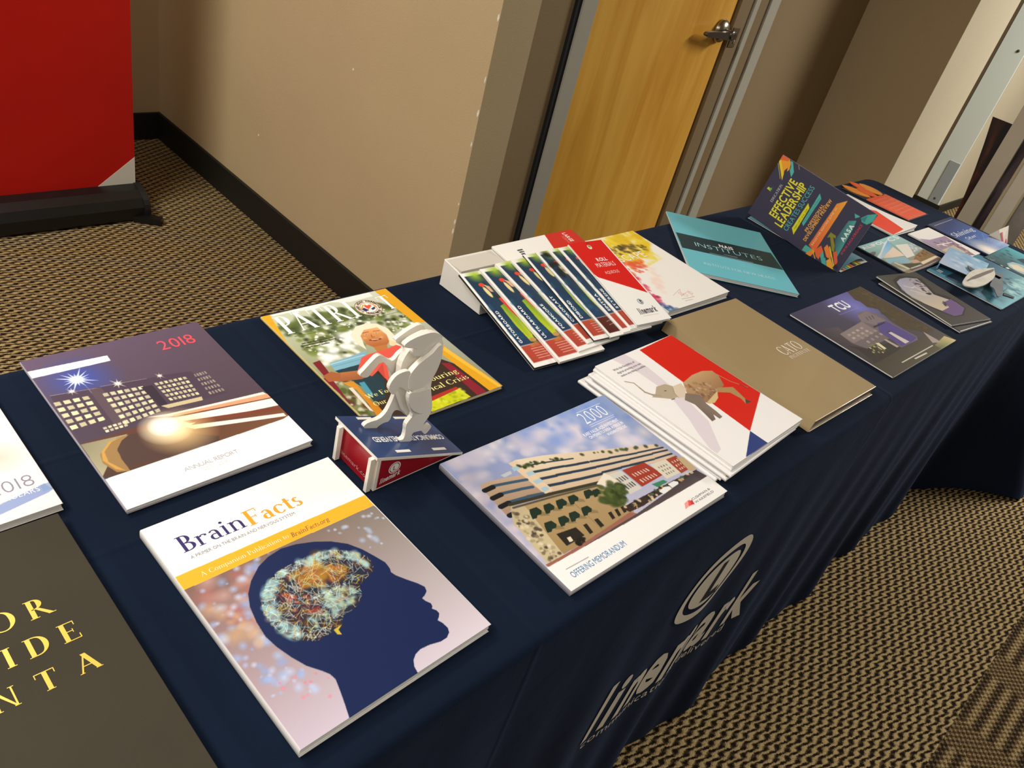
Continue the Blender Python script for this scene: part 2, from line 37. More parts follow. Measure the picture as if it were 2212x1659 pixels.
"memo": [306,225,0.72,"f4f3ee",[["g",["8b9ac8","8ea6d8","b8b8cc","c4bccc"],[[0,0],[306,0],[304.8,192.3],[-0.7,187.4]]],["B",["d8d0dc","e4dce0","c8c4d8"],70,8,22,[[0,0],[149.4,2.5],[247.2,20.5],[298.5,87],[288,111.9],[128.2,51.9],[76.5,40.1],[26.6,51.4],[13.6,107.5],[-1.6,158.3]],1,41],["B",["7c96d4","86a0da"],22,8,20,[[120.6,4.2],[282.6,2.3],[303.7,55],[228.8,65.3],[163,44.8]],1,42],["B",["c4bccc","d4c8d0"],30,6,14,[[11.2,14.6],[23.3,49.7],[13.6,107.5],[1.2,170],[-6,153.2],[-6,61.6]],1,43],["g",["e8d8b8","e6d4bc","d6bca4","c0a484"],[[77.4,40.6],[90.7,40],[129.2,50.9],[288.5,111.4],[296.6,126.2],[295.2,148.3],[205.9,120.4],[157.5,121.9],[88.1,110.3]]],["g",["c8ac90","d0b49a","a88c74","b09478"],[[18.3,52.6],[33.2,52.1],[75.2,63.1],[93,60.7],[88.1,110.3],[31.5,98.6],[13.6,107.5]]],["L","2a3c4c",2.4,[[102.2,56.6],[119.2,61]]],["L","2a3c4c",2.4,[[120,61.4],[161.5,74.8]]],["L","2a3c4c",4,[[96.4,67.9],[119.5,74.1]]],["L","2a3c4c",4,[[120.9,74],[139.9,79.4]]],["L","2a3c4c",4,[[141.7,80.4],[158.7,85.4]]],["L","2a3c4c",4,[[160.1,85.5],[175.4,89.8]]],["L","2a3c4c",3.6,[[179.2,90.8],[206.4,98.8]]],["L","2a3c4c",3.4,[[208.3,98.5],[230.9,105.2]]],["L","2a3c4c",3.2,[[232.3,105.9],[250.4,111.1]]],["L","2a3c4c",3,[[253.3,111.3],[267.7,115.2]]],["L","2a3c4c",3,[[269.8,115.6],[294.6,122.5]]],["L","2a3c4c",4.4,[[96.1,81.5],[117.2,86.9]]],["L","2a3c4c",4.4,[[119.4,86.6],[139.2,92]]],["L","2a3c4c",4.2,[[141.6,92.4],[158.8,97.3]]],["L","2a3c4c",4.2,[[160.3,97.5],[175.7,101.4]]],["L","2a3c4c",3.8,[[178.8,101.8],[205.9,108.6]]],["L","2a3c4c",3.6,[[207.7,108.9],[230.7,114.6]]],["L","2a3c4c",3.2,[[233.2,114.7],[251.8,119.2]]],["L","2a3c4c",3.2,[[253.2,119.4],[269.1,123.4]]],["L","2a3c4c",3,[[271.7,123.1],[296.1,129.2]]],["L","2a3c4c",4.6,[[95.7,95],[117.6,101]]],["L","2a3c4c",4.6,[[119.2,100.7],[139.4,106.2]]],["L","2a3c4c",4.4,[[141.6,106.8],[174.4,114.4]]],["L","2a3c4c",3.8,[[178,113.2],[207,119.4]]],["L","2a3c4c",3.6,[[210,119.4],[242.9,128]]],["L","2a3c4c",3,[[224.7,122.5],[263.6,131.8]]],["L","2a3c4c",3,[[266.8,131.9],[295.9,137.3]]],["P","e4ccac",[[77.4,40.6],[91,41.1],[95.6,103],[80.4,103.8]],1],["P","a8c8d4",[[75.2,48.3],[84.8,48.9],[84.5,54.7],[73.9,55]],1],["P","a8c8d4",[[85.7,64.2],[95.8,64.5],[95.9,71.1],[84.8,70.5]],1],["P","a8c8d4",[[83.1,78.9],[94.9,80],[94.9,86.7],[83.2,85.3]],1],["P","a8c8d4",[[83.1,93.3],[91.8,93.7],[92.8,100],[81.3,100.3]],1],["L","3e5a70",4.5,[[33.4,61.3],[56.1,67.3]]],["L","3e5a70",4.5,[[58.1,67.8],[78.1,73.4]]],["L","3e5a70",4.5,[[33.2,76.1],[57.5,81.7]]],["L","3e5a70",4.5,[[59.7,82],[75.7,86.5]]],["L","3e5a70",4.5,[[33.4,91.5],[56.5,95.8]]],["L","3e5a70",4.5,[[59,95.8],[79.2,101.2]]],["L","1c1e24",7,[[18.1,62.3],[31.2,62.4]]],["L","1c1e24",7,[[18,76.9],[31.2,76.9]]],["L","1c1e24",7,[[17.2,92.1],[30.5,92]]],["L","1c1e24",7,[[16.8,108],[22.8,107.9]]],["B",["38482a","4a5a30","2c3a20"],36,2,4.5,[[84,48.5],[102.6,50.8],[143.1,64.3],[208.2,83.9],[288,111.9],[290.1,115.5],[225,95.7],[163.3,71.7],[130.8,65.5],[91.4,56.9]],0.6,44],["P","d8d8cc",[[53.4,51.4],[70.6,51.8],[68.6,56.6],[55.7,57]],0.7],["g",["b89c6c","b09670","a88c60","a08458"],[[29.9,100.4],[157.5,121.9],[160,182.7],[30.9,183.6]]],["P","c8b890",[[28.4,96.9],[44,106.1],[30.1,184.4],[21.2,184.7],[4.7,183.2],[11.4,130],[11.7,119.7]],1],["B",["7a6a50","4a4038","e0d0b0","a89878"],70,1.5,4,[[24.8,105.8],[37.5,112.9],[28.6,181],[10,182.6],[11.4,130]],0.5,45],["L","38382c",5,[[29.2,94.6],[90.9,107.6],[160.7,124.2]]],["L","5a5440",3,[[29.5,100.8],[88.9,112.2],[154.8,126.9]]],["L","8a7450",1,[[102.4,119.6],[100.7,180.9]]],["P","8c7850",[[51.5,117.7],[61.1,127.5],[60.5,132.3],[49.3,126.9]],1],["P","1c3024",[[44.9,112.5],[55.4,113.8],[57,121.3],[52.5,125.4],[46.7,124.5],[43,127.2],[37.1,126],[41.2,117.3]],1],["P","8c7850",[[71.2,120.7],[80.1,129.7],[79.5,134.1],[69.1,129.1]],1],["P","1c3024",[[65.1,115.9],[74.8,117.1],[76.3,124],[72,127.7],[66.7,126.9],[63.2,129.4],[57.8,128.2],[61.7,120.3]],1],["P","8c7850",[[90.8,123.1],[99.7,132.2],[99.1,136.7],[88.5,131.6]],1],["P","1c3024",[[84.5,118.2],[94.5,119.5],[95.9,126.5],[91.5,130.2],[86.1,129.4],[82.5,131.9],[76.9,130.7],[81,122.7]],1],["P","8c7850",[[109.4,125.5],[118,134.3],[117.3,138.6],[107.1,133.7]],1],["P","1c3024",[[103.3,120.9],[113,122.1],[114.4,128.8],[110.1,132.4],[104.8,131.6],[101.3,134],[95.9,132.9],[99.9,125.2]],1],["P","8c7850",[[134.5,128.8],[142.8,137.2],[142.1,141.3],[132.2,136.6]],1],["P","1c3024",[[128.6,124.3],[138,125.5],[139.3,131.9],[135.1,135.3],[129.9,134.6],[126.5,136.8],[121.2,135.8],[125.2,128.4]],1],["P","8c7850",[[145.2,132.9],[152.6,140.4],[152,144],[143.1,139.8]],1],["P","1c3024",[[140,128.9],[148.4,129.9],[149.5,135.7],[145.7,138.7],[141.1,138],[138,140],[133.3,139.1],[136.9,132.5]],1],["P","8c7850",[[51.7,142.6],[61.2,152.4],[60.6,157.1],[49.5,151.6]],1],["P","1c3024",[[45.1,137.4],[55.5,138.9],[57.2,146.3],[52.6,150.2],[46.9,149.3],[43.3,151.8],[37.5,150.5],[41.5,142.1]],1],["P","8c7850",[[72.4,144.6],[81.2,153.6],[80.6,157.9],[70.3,152.9]],1],["P","1c3024",[[66.3,139.8],[76,141.2],[77.5,148],[73.2,151.6],[67.9,150.7],[64.5,153.1],[59.1,151.9],[62.9,144.2]],1],["P","8c7850",[[89.7,146.1],[98.5,155.2],[97.9,159.5],[87.4,154.4]],1],["P","1c3024",[[83.5,141.3],[93.3,142.6],[94.8,149.5],[90.4,153.1],[85,152.3],[81.5,154.6],[76,153.4],[80,145.6]],1],["P","8c7850",[[110.2,147.5],[118.8,156.2],[118.1,160.4],[108,155.5]],1],["P","1c3024",[[104.3,142.8],[113.8,144.1],[115.2,150.8],[110.9,154.2],[105.7,153.4],[102.2,155.6],[96.9,154.5],[100.8,147]],1],["P","28241e",[[45.5,157.3],[74,161.7],[74,176.3],[43,176.7]],1],["P","28241e",[[84.8,163.8],[90.7,164.4],[87.2,178.6],[81.5,178.5]],1],["P","28241e",[[103.5,164.9],[109.6,165.5],[107.8,178.2],[101.2,178]],1],["P","28241e",[[128,166.2],[133.7,166.6],[129.8,176.9],[124.5,176.7]],1],["P","28241e",[[139.6,167],[145,167.2],[140.5,177.4],[135.4,177.3]],1],["P","28241e",[[150.1,167.8],[155.5,168],[151.5,177.1],[146.5,177.1]],1],["P","e0d4b8",[[52.3,167.8],[57.8,168.6],[56,175.1],[50.3,174.5]],1],["P","d0ccc0",[[177.7,119.2],[203.2,122.7],[203.2,159.9],[180.2,159.2]],1],["W","4a4a4a",[[183.7,126.9],[201.9,129],[201.8,154.7],[183.5,155.2]],4,2,0.5,0.6],["P","a03a28",[[205.1,123.7],[245.3,128.6],[251.4,158.5],[205.3,158.1]],1],["W","e0d8d0",[[209.5,131.5],[239.3,134.9],[243.7,158.4],[211.4,156.9]],6,2,0.4,0.5],["P","d8d0bc",[[249.5,135.6],[278.6,140.6],[278.2,168],[248.3,166.1]],1],["W","6a6258",[[253.7,142.5],[273.3,144.9],[271.3,164.4],[253.9,162.9]],4,3,0.4,0.5],["P","a04430",[[278.6,140.6],[298.7,143],[294.3,169.7],[275.8,169.9]],1],["W","e8d8c8",[[280.6,145.5],[295.5,146.8],[291.1,167],[279.4,167.1]],3,3,0.4,0.5],["P","c8b088",[[295.7,145.3],[305.7,150.6],[303.8,175.3],[290.2,172.8]],1],["P","3c2c26",[[149.3,169.6],[192.3,170.3],[257.6,172.6],[302.5,176.2],[295.4,180.3],[216.3,180.5],[178.7,181.7],[154.8,179.7]],1],["B",["e0c8a0","2a2420","c8a070","4a6a50"],60,1.5,4,[[151.1,170.6],[192.3,170.3],[257.6,172.6],[302.5,176.2],[294.4,179.8],[185.3,181],[155.8,178.9]],0.4,46],["P","3c8060",[[220.6,161.9],[242.4,164.5],[244.6,170.3],[223.6,169.5]],1],["P","e8e8e4",[[218.8,175.9],[231.1,173.6],[239.7,176.7],[238.9,182.4],[221.8,183.5]],1],["P","e8e8e4",[[241.2,173],[253.4,173.4],[258,177.4],[255,181],[241.2,180.6]],1],["P","e8dcc8",[[153.6,124.2],[178.6,114.5],[182.1,123.1],[182.7,136],[164.6,136.1]],1],["B",["3c4a22","2c3a18","566430","48562a"],70,3,8,[[151.2,130.2],[169,129.6],[182.1,141.1],[176.7,155.9],[157.1,165.4],[144.6,161.4],[136.7,148.4]],0.5,47],["P","9a6454",[[0.9,183.4],[30.1,184.4],[98.8,182.6],[154.8,179.7],[161.4,186.3],[94.3,186.7],[3.7,191.2]],1],["g",["4a4046","423a40","564a4a","5a4a48"],[[4.5,190.5],[94.3,186.7],[161.4,186.3],[300.8,177.5],[304.8,192.3],[203.3,191],[89.8,190.7]]],["B",["1c1a18"],14,2,4,[[59.2,175.7],[71.4,178.8],[64.5,184],[55.6,184]],0.4,48],["P","f3f1ec",[[-0.7,187.4],[304.8,192.3],[306,225],[0,225]],1],["P","cf3a38",[[243.3,208.7],[247.1,208.7],[243.7,215.7],[236.6,213.8]],1],["P","f0a098",[[232.1,207.5],[241.2,206.6],[236.6,213.8],[224.7,215.1]],1],["P","e85a50",[[241.2,206.6],[244.4,207.8],[238,214.6],[233.2,214]],1],["L","f4f4ff",0.7,[[236.8,10.3],[285.8,11]]],["L","f4f4ff",0.7,[[234.4,38.1],[284.9,38.9]]],["L","f4f4ff",0.7,[[233.5,41.7],[282.9,42.1]]],["L","6a6a70",0.7,[[17.2,200.4],[53.1,201.7]]]],[["2000","n","ffffff",232.1,35.4,48.6,22.9,0,0],["RARE VALUE-ADD INVESTMENT","b","f6f4fa",209.9,52.6,71.8,5.5,0,0],["ON PENNSYLVANIA AVENUE IN","b","f6f4fa",213.7,59.6,69.6,5.2,0,0],["WASHINGTON, DC","b","f6f4fa",242.2,67.3,40.2,4.5,0,0],["OFFERING MEMORANDUM","s","5c8cba",16,213.8,92.8,8,0,0],["CUSHMAN &","s","707074",247.1,210.3,39.7,3.3,0,0],["WAKEFIELD","s","707074",246.3,216,41,3.3,0,0]]],
"elephant": [200,249,0.75,"f4f2ef",[["P","e2d8de",[[41.3,0.6],[72.7,0.2],[79.8,40.4],[71.2,112.2],[54.8,172.3],[15.2,219.3],[2.1,221.2],[1.7,209.6],[14.7,180.6],[30.3,153.8],[54.2,97],[53.4,44.1]],1],["P","d6200f",[[106.9,4],[200,0],[199.3,175.1],[94.6,219.1]],1],["P","2a3c7c",[[94.6,219.1],[94.6,251.1],[34.6,248.3]],1],["L","c09a78",1.2,[[175.1,108.2],[179.4,130.5],[186.9,144.8],[192.7,155.9]]],["L","4a3020",1.4,[[186.9,144.8],[191.9,157.8]]],["g",["c8a478","c8a070","8a6444","9a7858"],[[100.2,94.6],[132.6,89.3],[158.9,90.7],[176.4,98.8],[174.7,112.7],[160.1,132.2],[137.5,136.5],[114.1,147],[93.7,147.8],[87.5,136],[80.3,116.6]]],["B",["a07c54","8a6848","c8a888","7a5a40"],60,2,5,[[99.8,96.3],[142.6,116.4],[137.5,136.5],[104.9,142.6],[88.1,127.4]],0.8,51],["P","d8bc88",[[93.3,144.1],[135.2,135.4],[120.6,146.6],[104.2,151.1],[94.2,148.7]],1],["g",["8c7c6c","7c6c60","9a8a7c","6c5c52"],[[79.8,112.7],[99.4,127.5],[89.2,145.6],[87.4,165.2],[84.8,177.3],[76.2,178],[76.2,166.5],[68.9,175.4],[59.6,175.4],[64.2,160.6],[69.8,138],[64.2,123.1]]],["P","b08c5c",[[143.2,129.9],[169.6,142.4],[165.4,157.1],[160.4,172.1],[164.2,180],[149.5,178.9],[154.7,166.5],[151.6,148.7],[132.6,137.1]],1],["P","5a4030",[[160.2,170.9],[164.2,180],[149.5,178.9]],1],["P","b8a890",[[49.7,80.3],[68.8,82.5],[77.4,93.3],[71.2,112.2],[48.5,112.8],[33.5,102.1],[21,93.6],[33.4,90.7]],1],["L","b0a08a",4.5,[[37.1,97.8],[26.8,90.4]]],["L","a89880",3.6,[[26.8,90.4],[21.1,80.5]]],["L","a89880",2.9,[[21,81.2],[22.3,69.2]]],["L","a89880",2.2,[[22.1,70.2],[23.5,57.6],[13.2,48.3]]],["P","dccbb2",[[75,92.2],[95.7,93.6],[91.1,107.1],[69.8,119.4],[60.3,114.9],[62.7,104.6]],1],["L","9a8670",1,[[74,93.5],[63.2,104.8],[60.3,114.9]]],["L","3a2c24",1.4,[[53.1,93.5],[56,94.2]]],["L","6a4a38",1.5,[[45.5,112.3],[51.3,113.4]]],["L","f0e8d8",1.2,[[28.6,106],[38.8,109.1]]]],[["With the flexibility of","b","8a8488",18.6,23.1,51.8,4,0,0],["digital printing you can","b","8a8488",18.8,30.8,57.6,3.9,0,0],["make anything possible","b","8a8488",18.5,38.4,59.8,3.9,0,0]]],
"cato": [222,300,2.5,"a28a60",[],[["CATO","R","f4eee0",135.2,166.4,64.5,23.5,0,0],["INSTITUTE","R","efe6d4",138.2,177.9,66.8,7.5,0,0]]],
"tcu": [312,224,0.8,"f4f3ee",[["G",["44405a","564e8c","4a4434","302c2a"]],["O","7a7cd0",90,[200,46.6],1],["g",["40384a","5a5058","40382e","342c28"],[[3,60.5],[63.1,74.3],[43.1,148.8],[-0.9,220.1]]],["P","48381e",[[248.4,-1.4],[312,0],[301.2,180.5],[263.7,179.7],[250.5,161.6],[225.9,143.5],[227.7,110.5],[246.9,72.8],[240.2,65.6],[227.7,58.8],[234.4,39.2],[229.1,28.4],[237.9,15.4]],1],["B",["5a4a24","3a3018","4a4020","5c5028"],70,3,8,[[254.8,0.7],[307,2.6],[295.2,178.3],[231.3,141.1],[235.9,106.5],[230.5,57.3]],0.7,61],["P","72666a",[[40,91.1],[146.4,85.3],[161.8,68.2],[179.2,62.9],[208.2,66.2],[221.7,82.8],[219.7,114.3],[220.3,143.7],[223.9,173.3],[211.2,181.2],[134.7,178.5],[148,148.7],[47.4,146.6],[32.6,121]],1],["P","847478",[[161.8,68.2],[208.2,66.2],[213.2,107.4],[168.9,109.1],[146.4,85.3]],1],["P","8a7c7c",[[40,91.1],[146.4,85.3],[143.9,121.6],[37.8,123]],1],["W","b8a8a0",[[49.8,96.9],[127.6,93.9],[129.9,116.4],[46.6,118.3]],4,2,0.5,0.5],["W","a89890",[[68,114.1],[153.1,112.1],[151.6,137.4],[65.9,141.8]],4,2,0.4,0.5],["P","54458c",[[180.6,104.5],[213.4,109.8],[218.7,175.5],[193.4,178.5],[140.8,176.8],[147.1,125]],1],["L","4a3a5a",4,[[163.2,135.3],[177.9,134.4]]],["P","dccec6",[[166.1,136.4],[176.7,137.4],[181,175.9],[161.5,175.4]],1],["P","2a2440",[[152.4,107.4],[204.9,108.9],[202.5,112.6],[152.1,112.6]],1],["W","4a4050",[[175.3,75.4],[209.7,78.5],[194.8,96.2],[161.2,92.9]],3,1,0.3,0.6],["P","2c2620",[[13.7,121.7],[47.4,146.6],[128.8,157.9],[132.3,179.6],[8.9,184.6],[22.4,140.8]],1],["B",["6a6430","8a8448","3a3420","f0e8a0"],36,2,5,[[65.9,141.8],[96.3,145.4],[95.5,169.3],[44.8,168.9],[40.5,159.5]],0.6,62],["P","e8e0b8",[[88.6,144.5],[99,146.5],[94.8,165],[84.9,165.1]],1],["P","b8a8a0",[[124.3,145.9],[132.1,146.8],[134,174.2],[123.9,174.3]],1],["g",["3c3826","504632","5c5438","463c2c"],[[1.4,181.6],[250,183.2],[312,224],[0,224]]],["g",["9a8a58","d8c88a","e0d098","5a6838"],[[230.9,209.7],[300.1,202.2],[312,224],[230.2,225.8]]],["P","b0a098",[[262.8,170.6],[263,201],[261.3,210.9],[235.6,203.1]],1],["L","e0dac8",2.2,[[75.7,206.9],[223.2,207.9]]],["L","e0dac8",3.2,[[122.5,213.4],[174.6,215.3]]],["L","a8a0c0",0.7,[[118,48.7],[199.1,51.1]]]],[["TCU","b","ffffff",124.7,41.2,64.8,23.4,0,0]]],
"nais": [233,305,1.4,"6cc2d0",[["P","15343c",[[2.6,114.9],[227.3,111.4],[232.1,194],[2.4,193.6]],1],["L","ffffff",1.1,[[66.1,189.2],[163.1,190]]],["L","ffffff",0.9,[[99.1,180.8],[129.3,180.5]]],["L","58a8b8",0.7,[[44.6,227.7],[193.2,229.4]]]],[["INSTITUTES","n","b4e6ea",38.2,167.9,154.1,20.3,0,0],["NAIS","b","ffffff",98.1,143.7,32.3,13.5,0,0],["INSTITUTE FOR NEW HEADS","n","d8f0f2",38.1,257.1,156.4,11.1,0,0]]],
"effective": [155,270,0.8,"3c3b50",[["P","f0a434",[[138,-0.1],[154.7,0.2],[154.7,21],[147,29.5],[134.9,34.5],[128.5,31.2],[136.6,27.9],[127.2,24.5],[117.6,28.8],[116,25.5]],1],["P","e86a3a",[[142,0.1],[154.7,0.2],[154.7,21],[148.7,20.7]],1],["P","f0d030",[[138,-0.1],[142.6,3.4],[119.1,27.8],[105.9,32.8]],1],["P","56b8b0",[[152.5,24.7],[153,31.9],[135.3,47.6],[122.9,48],[133.1,36.8],[143,33.3]],1],["L","c8b060",1.5,[[133.5,0.8],[107.4,25.9]]],["L","d0a060",1.2,[[154,48.4],[146.8,55.5]]],["P","e0dc28",[[30.1,118.4],[96.4,119],[88.7,128.3],[20.1,130.5]],1],["P","52b8ae",[[52.8,132.6],[127.6,130.2],[119.4,140.2],[48.2,139.5]],1],["g",["e86838","f09838","f8b040","e86838"],[[20.6,176.1],[128.8,177.9],[145.9,195.4],[15,197.2]]],["g",["3a4a5c","4a8a90","58b8a8","4aa498"],[[62.8,221.6],[111.7,222.8],[121.2,237.9],[99.6,242.3],[34.4,248.3],[44.3,235.8]]],["P","50b0a4",[[131.2,242.9],[143.9,251.8],[156,268.4],[138.1,270.6],[125.4,261.9],[125,248.8]],1],["P","3a8a8c",[[129,242.4],[141.9,253.1],[126.6,255.4]],1],["P","52b8ae",[[131.6,224.9],[132.5,240.1],[123.9,232.3]],1],["P","58b0a0",[[2.4,168.7],[16.9,169.3],[17.4,189.5],[4.4,190]],1],["P","e89038",[[3.9,182.1],[21.8,190.6],[14.3,197.7],[-1.1,193.7],[-0.5,181]],1],["P","e8683a",[[18.5,194.9],[35.4,201.9],[28.1,212.7],[6.7,214.9],[9,205.3]],1],["P","50b0a4",[[15.2,213.3],[28.1,212.7],[16.2,228.7],[0,243.4],[2.6,227.7]],1],["P","f08838",[[34.4,210.5],[44.9,212.6],[33.5,233.1],[21.8,238.9],[21.1,227.4]],1],["P","f0a83c",[[14.2,232],[24.5,237.1],[10.8,256],[-2,256.6],[1.4,242.5]],1],["P","e8603a",[[37.8,234.2],[44.5,239.6],[25.6,256],[14.3,255.7]],1],["P","8c8c28",[[56.6,202.8],[70.9,203.4],[70.5,218.5],[65.2,221],[64.6,214.5],[51.8,228.9],[39,236.3],[39,229.4],[61.5,208.6]],1],["L","e8e030",2.2,[[43.5,220.5],[13.5,254.2]]],["L","e8c030",1.8,[[15,192.1],[4.1,206.6]]],["L","4a3030",1.8,[[36,206.5],[17.7,224.7]]],["P","d0c828",[[-2.5,258.9],[8,257.8],[0.7,269.6]],1],["P","2c2c44",[[9.2,253.2],[19.2,254.4],[18.3,262.8],[12,265]],1],["P","4a4858",[[66.7,20.6],[85,18],[82.7,25.2],[65.8,26.7]],0.6],["P","e0d030",[[72.3,10],[77.6,10.8],[77.8,15.2],[71.3,21.9],[72.2,15.7]],1],["P","60c060",[[75.5,14.5],[79.8,19.4],[77.3,22.2],[72.3,20.1]],1]],[["EFFECTIVE","b","e6de3c",27.1,70.2,94.2,20.6,0,0],["LEADERSHIP","b","e6de3c",17,95.6,109,20.8,0,0],["CREATES SUCCESS","s","58b8b8",17.7,113,113.8,12.8,0,0],["PROFESSIONAL","b","e8a850",41.7,155.7,69.7,7.8,0,0],["DEVELOPMENT PREVIEW","b","e8a850",23.2,165.3,106,8.1,0,0],["AASA","b","f0f8f0",68.2,241.1,41.2,10,0,0],["WWW.AASA.ORG/NCE","s","e04858",43.6,255.9,76.4,5.8,0,0],["EDUCATION","R","d8d8e0",52.9,41.1,45.1,6.9,0,0],["FEBRUARY 14-16, 2019","s","8a8420",31.7,127,52.6,3.8,0,0],["LOS ANGELES, CALIFORNIA","s","3c8a88",55.2,137.9,64.3,3.8,0,0],["REGISTER BEFORE JUNE 30","s","fbd8a0",24.4,185.2,96.1,4.5,0,0]]],
"sails": [207,135,1,"f4f3ee",[["G",["94d0d4","a0d8d8","9a8a78","8a7c60"]],["P","dcecf0",[[-10.4,56.7],[42.7,42],[120.7,14.6],[151.6,9.1],[144.4,16.3],[-2.6,63.9]],1],["g",["a8d4f0","70b0e0","90c0e0","c8e0ec"],[[144.6,11.8],[122.8,35.8],[21.7,62.8],[-2.6,63.9],[76.6,34]]],["P","ecd8c4",[[118.3,39.2],[110.8,62.9],[102.7,79.8],[48.9,71.8],[13.9,64.8],[42.7,55.8]],1],["L","8a7858",1.6,[[135.4,23.1],[112.4,63.5]]],["P","eae6da",[[138.2,35.5],[186.1,46.4],[167.2,65.4],[137.2,90.9],[95.1,89.6],[117.6,62.6]],1],["B",["d8e0ec","c8d8ec","f0ece8"],26,3,6,[[202.9,41.4],[210.3,78.1],[159.3,82.9],[161.8,63.8]],0.8,71],["g",["98ccd8","84bcd4","a0b8c0","78a8c0"],[[11.8,68.8],[95.7,82.4],[86.9,106.8],[48.5,105.7],[26.7,85.7],[-6.3,90.7]]],["P","8a6c40",[[138.9,91.5],[202.5,83.5],[214.1,94.7],[208.1,116.5],[116,116.9],[93.8,106.7]],1],["B",["5a4024","a88050","7a5c34"],40,2,5,[[138.9,91.5],[202.5,83.5],[214.1,94.7],[116,116.9]],0.6,72],["P","c8a890",[[87.5,99.5],[116.7,104.4],[116,116.9],[84.7,113.6]],1],["P","4a4030",[[40.9,100.5],[108.7,119.5],[102.8,127.8],[40.1,122.7],[39.3,114.8]],1],["P","d8d0b0",[[29.4,89.1],[39.9,125.1],[26.8,125.2],[20.1,88.2]],1],["P","e8d8b8",[[116,116.9],[200.2,116.6],[204.1,123.2],[108.2,127.1]],1],["P","b8ccc0",[[46.7,122.6],[103,124],[99.2,127.8],[41.3,126.9]],1],["P","6a4c48",[[97.4,128.5],[200.1,124.6],[202,133.3],[32.5,132.5],[26.8,125.2]],1],["P","b0ac9c",[[-9,99.3],[26.8,125.2],[-5,125.4],[-19.6,119.7]],1],["P","6a6a78",[[-5.6,33.7],[19.5,32.7],[29.7,35.8],[9,45],[-16.4,48]],1],["P","3a3038",[[-3.6,49.9],[-8.2,62],[-17.2,63.5],[-16.3,57]],1]],[["ALIPOL","b","f4f0e8",0.9,17.5,123,10.6,0,0],["CS","b","f4f0e8",144.1,19.8,53.5,14.6,0,0]]],
"torn": [155,205,0.8,"3c3832",[["G",["46423a","3a3630","40382c","383430"]],["P","18141a",[[31.6,23.1],[78.5,6.8],[115.7,15.3],[138.8,27.9],[124,57],[107.7,89.4],[130.4,103.7],[134.5,129.6],[129.9,155.7],[84.5,179.4],[45.4,180.1],[31.5,159.8],[10.7,121.1],[3.2,91.5],[3.3,63.9]],1],["g",["9aa4cc","b0a4b0","d8c49c","e4cc9c"],[[36.1,31],[62.2,20.8],[89.6,18.2],[122.8,26.4],[113.1,58.4],[94.2,92.6],[110.7,110.7],[127,128.7],[124.4,155],[83,175.1],[50.7,176.8],[40.2,156.8],[26.9,138.2],[16,117.4],[7.5,94.2],[13.3,62.6]]],["P","6e5088",[[83.6,125.6],[127.1,117.3],[124.4,155],[83,175.1],[50.7,176.8],[36,154.2],[79.6,144.9]],1],["B",["241c26","3a2c3a"],30,2,6,[[87.3,23.1],[120.3,31.3],[107.7,65.3],[95.7,97.4],[75.1,99.7],[78.8,67.1],[78.4,42.5]],0.5,81],["B",["241c26"],14,2,4,[[94.4,115.7],[79.6,144.9],[67.4,139]],0.5,82],["L","f0ead8",2,[[40.2,48.6],[54.7,59.8],[71.8,56.7],[72.9,71.3],[79.9,81.6]]],["L","f0ead8",2,[[39.6,67.8],[53.9,78.7],[77.2,95.3]]],["L","e8e0d0",1.6,[[41,82],[62.5,93.7]]],["L","1c1818",1.2,[[26.1,17.5],[31.3,33],[8.6,78.4],[20,137.3]]]],[]],
"shark": [315,190,1,"3c7c98",[["g",["14283c","2c5878","9cd8d8","7cc0d0"],[[15.2,40.8],[418.7,47.1],[353,186.2],[-5.1,189.4]]],["B",["5c98ac","3c6c88","7cb8c8"],60,5,14,[[0,62.4],[94.3,118.2],[284.7,156.8],[91.9,187.3],[-1.4,183.3],[-0.5,103.5]],1,91],["B",["a8dcdc","c0e8e0"],40,5,14,[[208.5,124],[347,151.8],[229.1,178.1],[102,178.1]],1,92],["B",["3a4c58","586c78"],16,3,8,[[221.2,98.8],[252.7,127.6],[200.7,144.6],[182.2,130.6]],0.8,93]],[["11","b","f0f4f4",26,26,18,12,0,0]]],
"flap": [165,100,1.2,"88b4d4",[["G",["b8c8e0","90b4d4","8cc0dc","a8c4e0"]],["B",["c8d8ea","d8e0ee","7ca8cc"],30,5,14,[[47.6,22.2],[167.4,15.6],[178.8,96.2],[155.9,124.1],[74.8,107.5],[4.9,74.5]],1,94]],[]],
"purple": [140,152,1.1,"f4f0ea",[["g",["b0a0c4","a890b0","8a7080","9a8088"],[[6.7,28.2],[138.1,46.7],[100.8,153.1],[-26.7,110.9]]],["P","f4f0ea",[[8.8,2],[145.1,23.7],[133.9,51],[40.4,46.6],[6.7,30.8]],1],["B",["5a4858","e8d8d0","6a5060","c8a078"],70,2,6,[[40.2,54.6],[157.4,69.2],[108.6,150.5],[-15.9,119.5]],0.6,95],["P","d8c8a0",[[2.4,94.9],[93,92.6],[88,133.2],[2.2,125.5]],0.8],["L","f8f4ec",3,[[28.6,72.1],[109,81.5]]],["E","f4ecd8",[54.9,80.5],7,5,0,0]],[]],
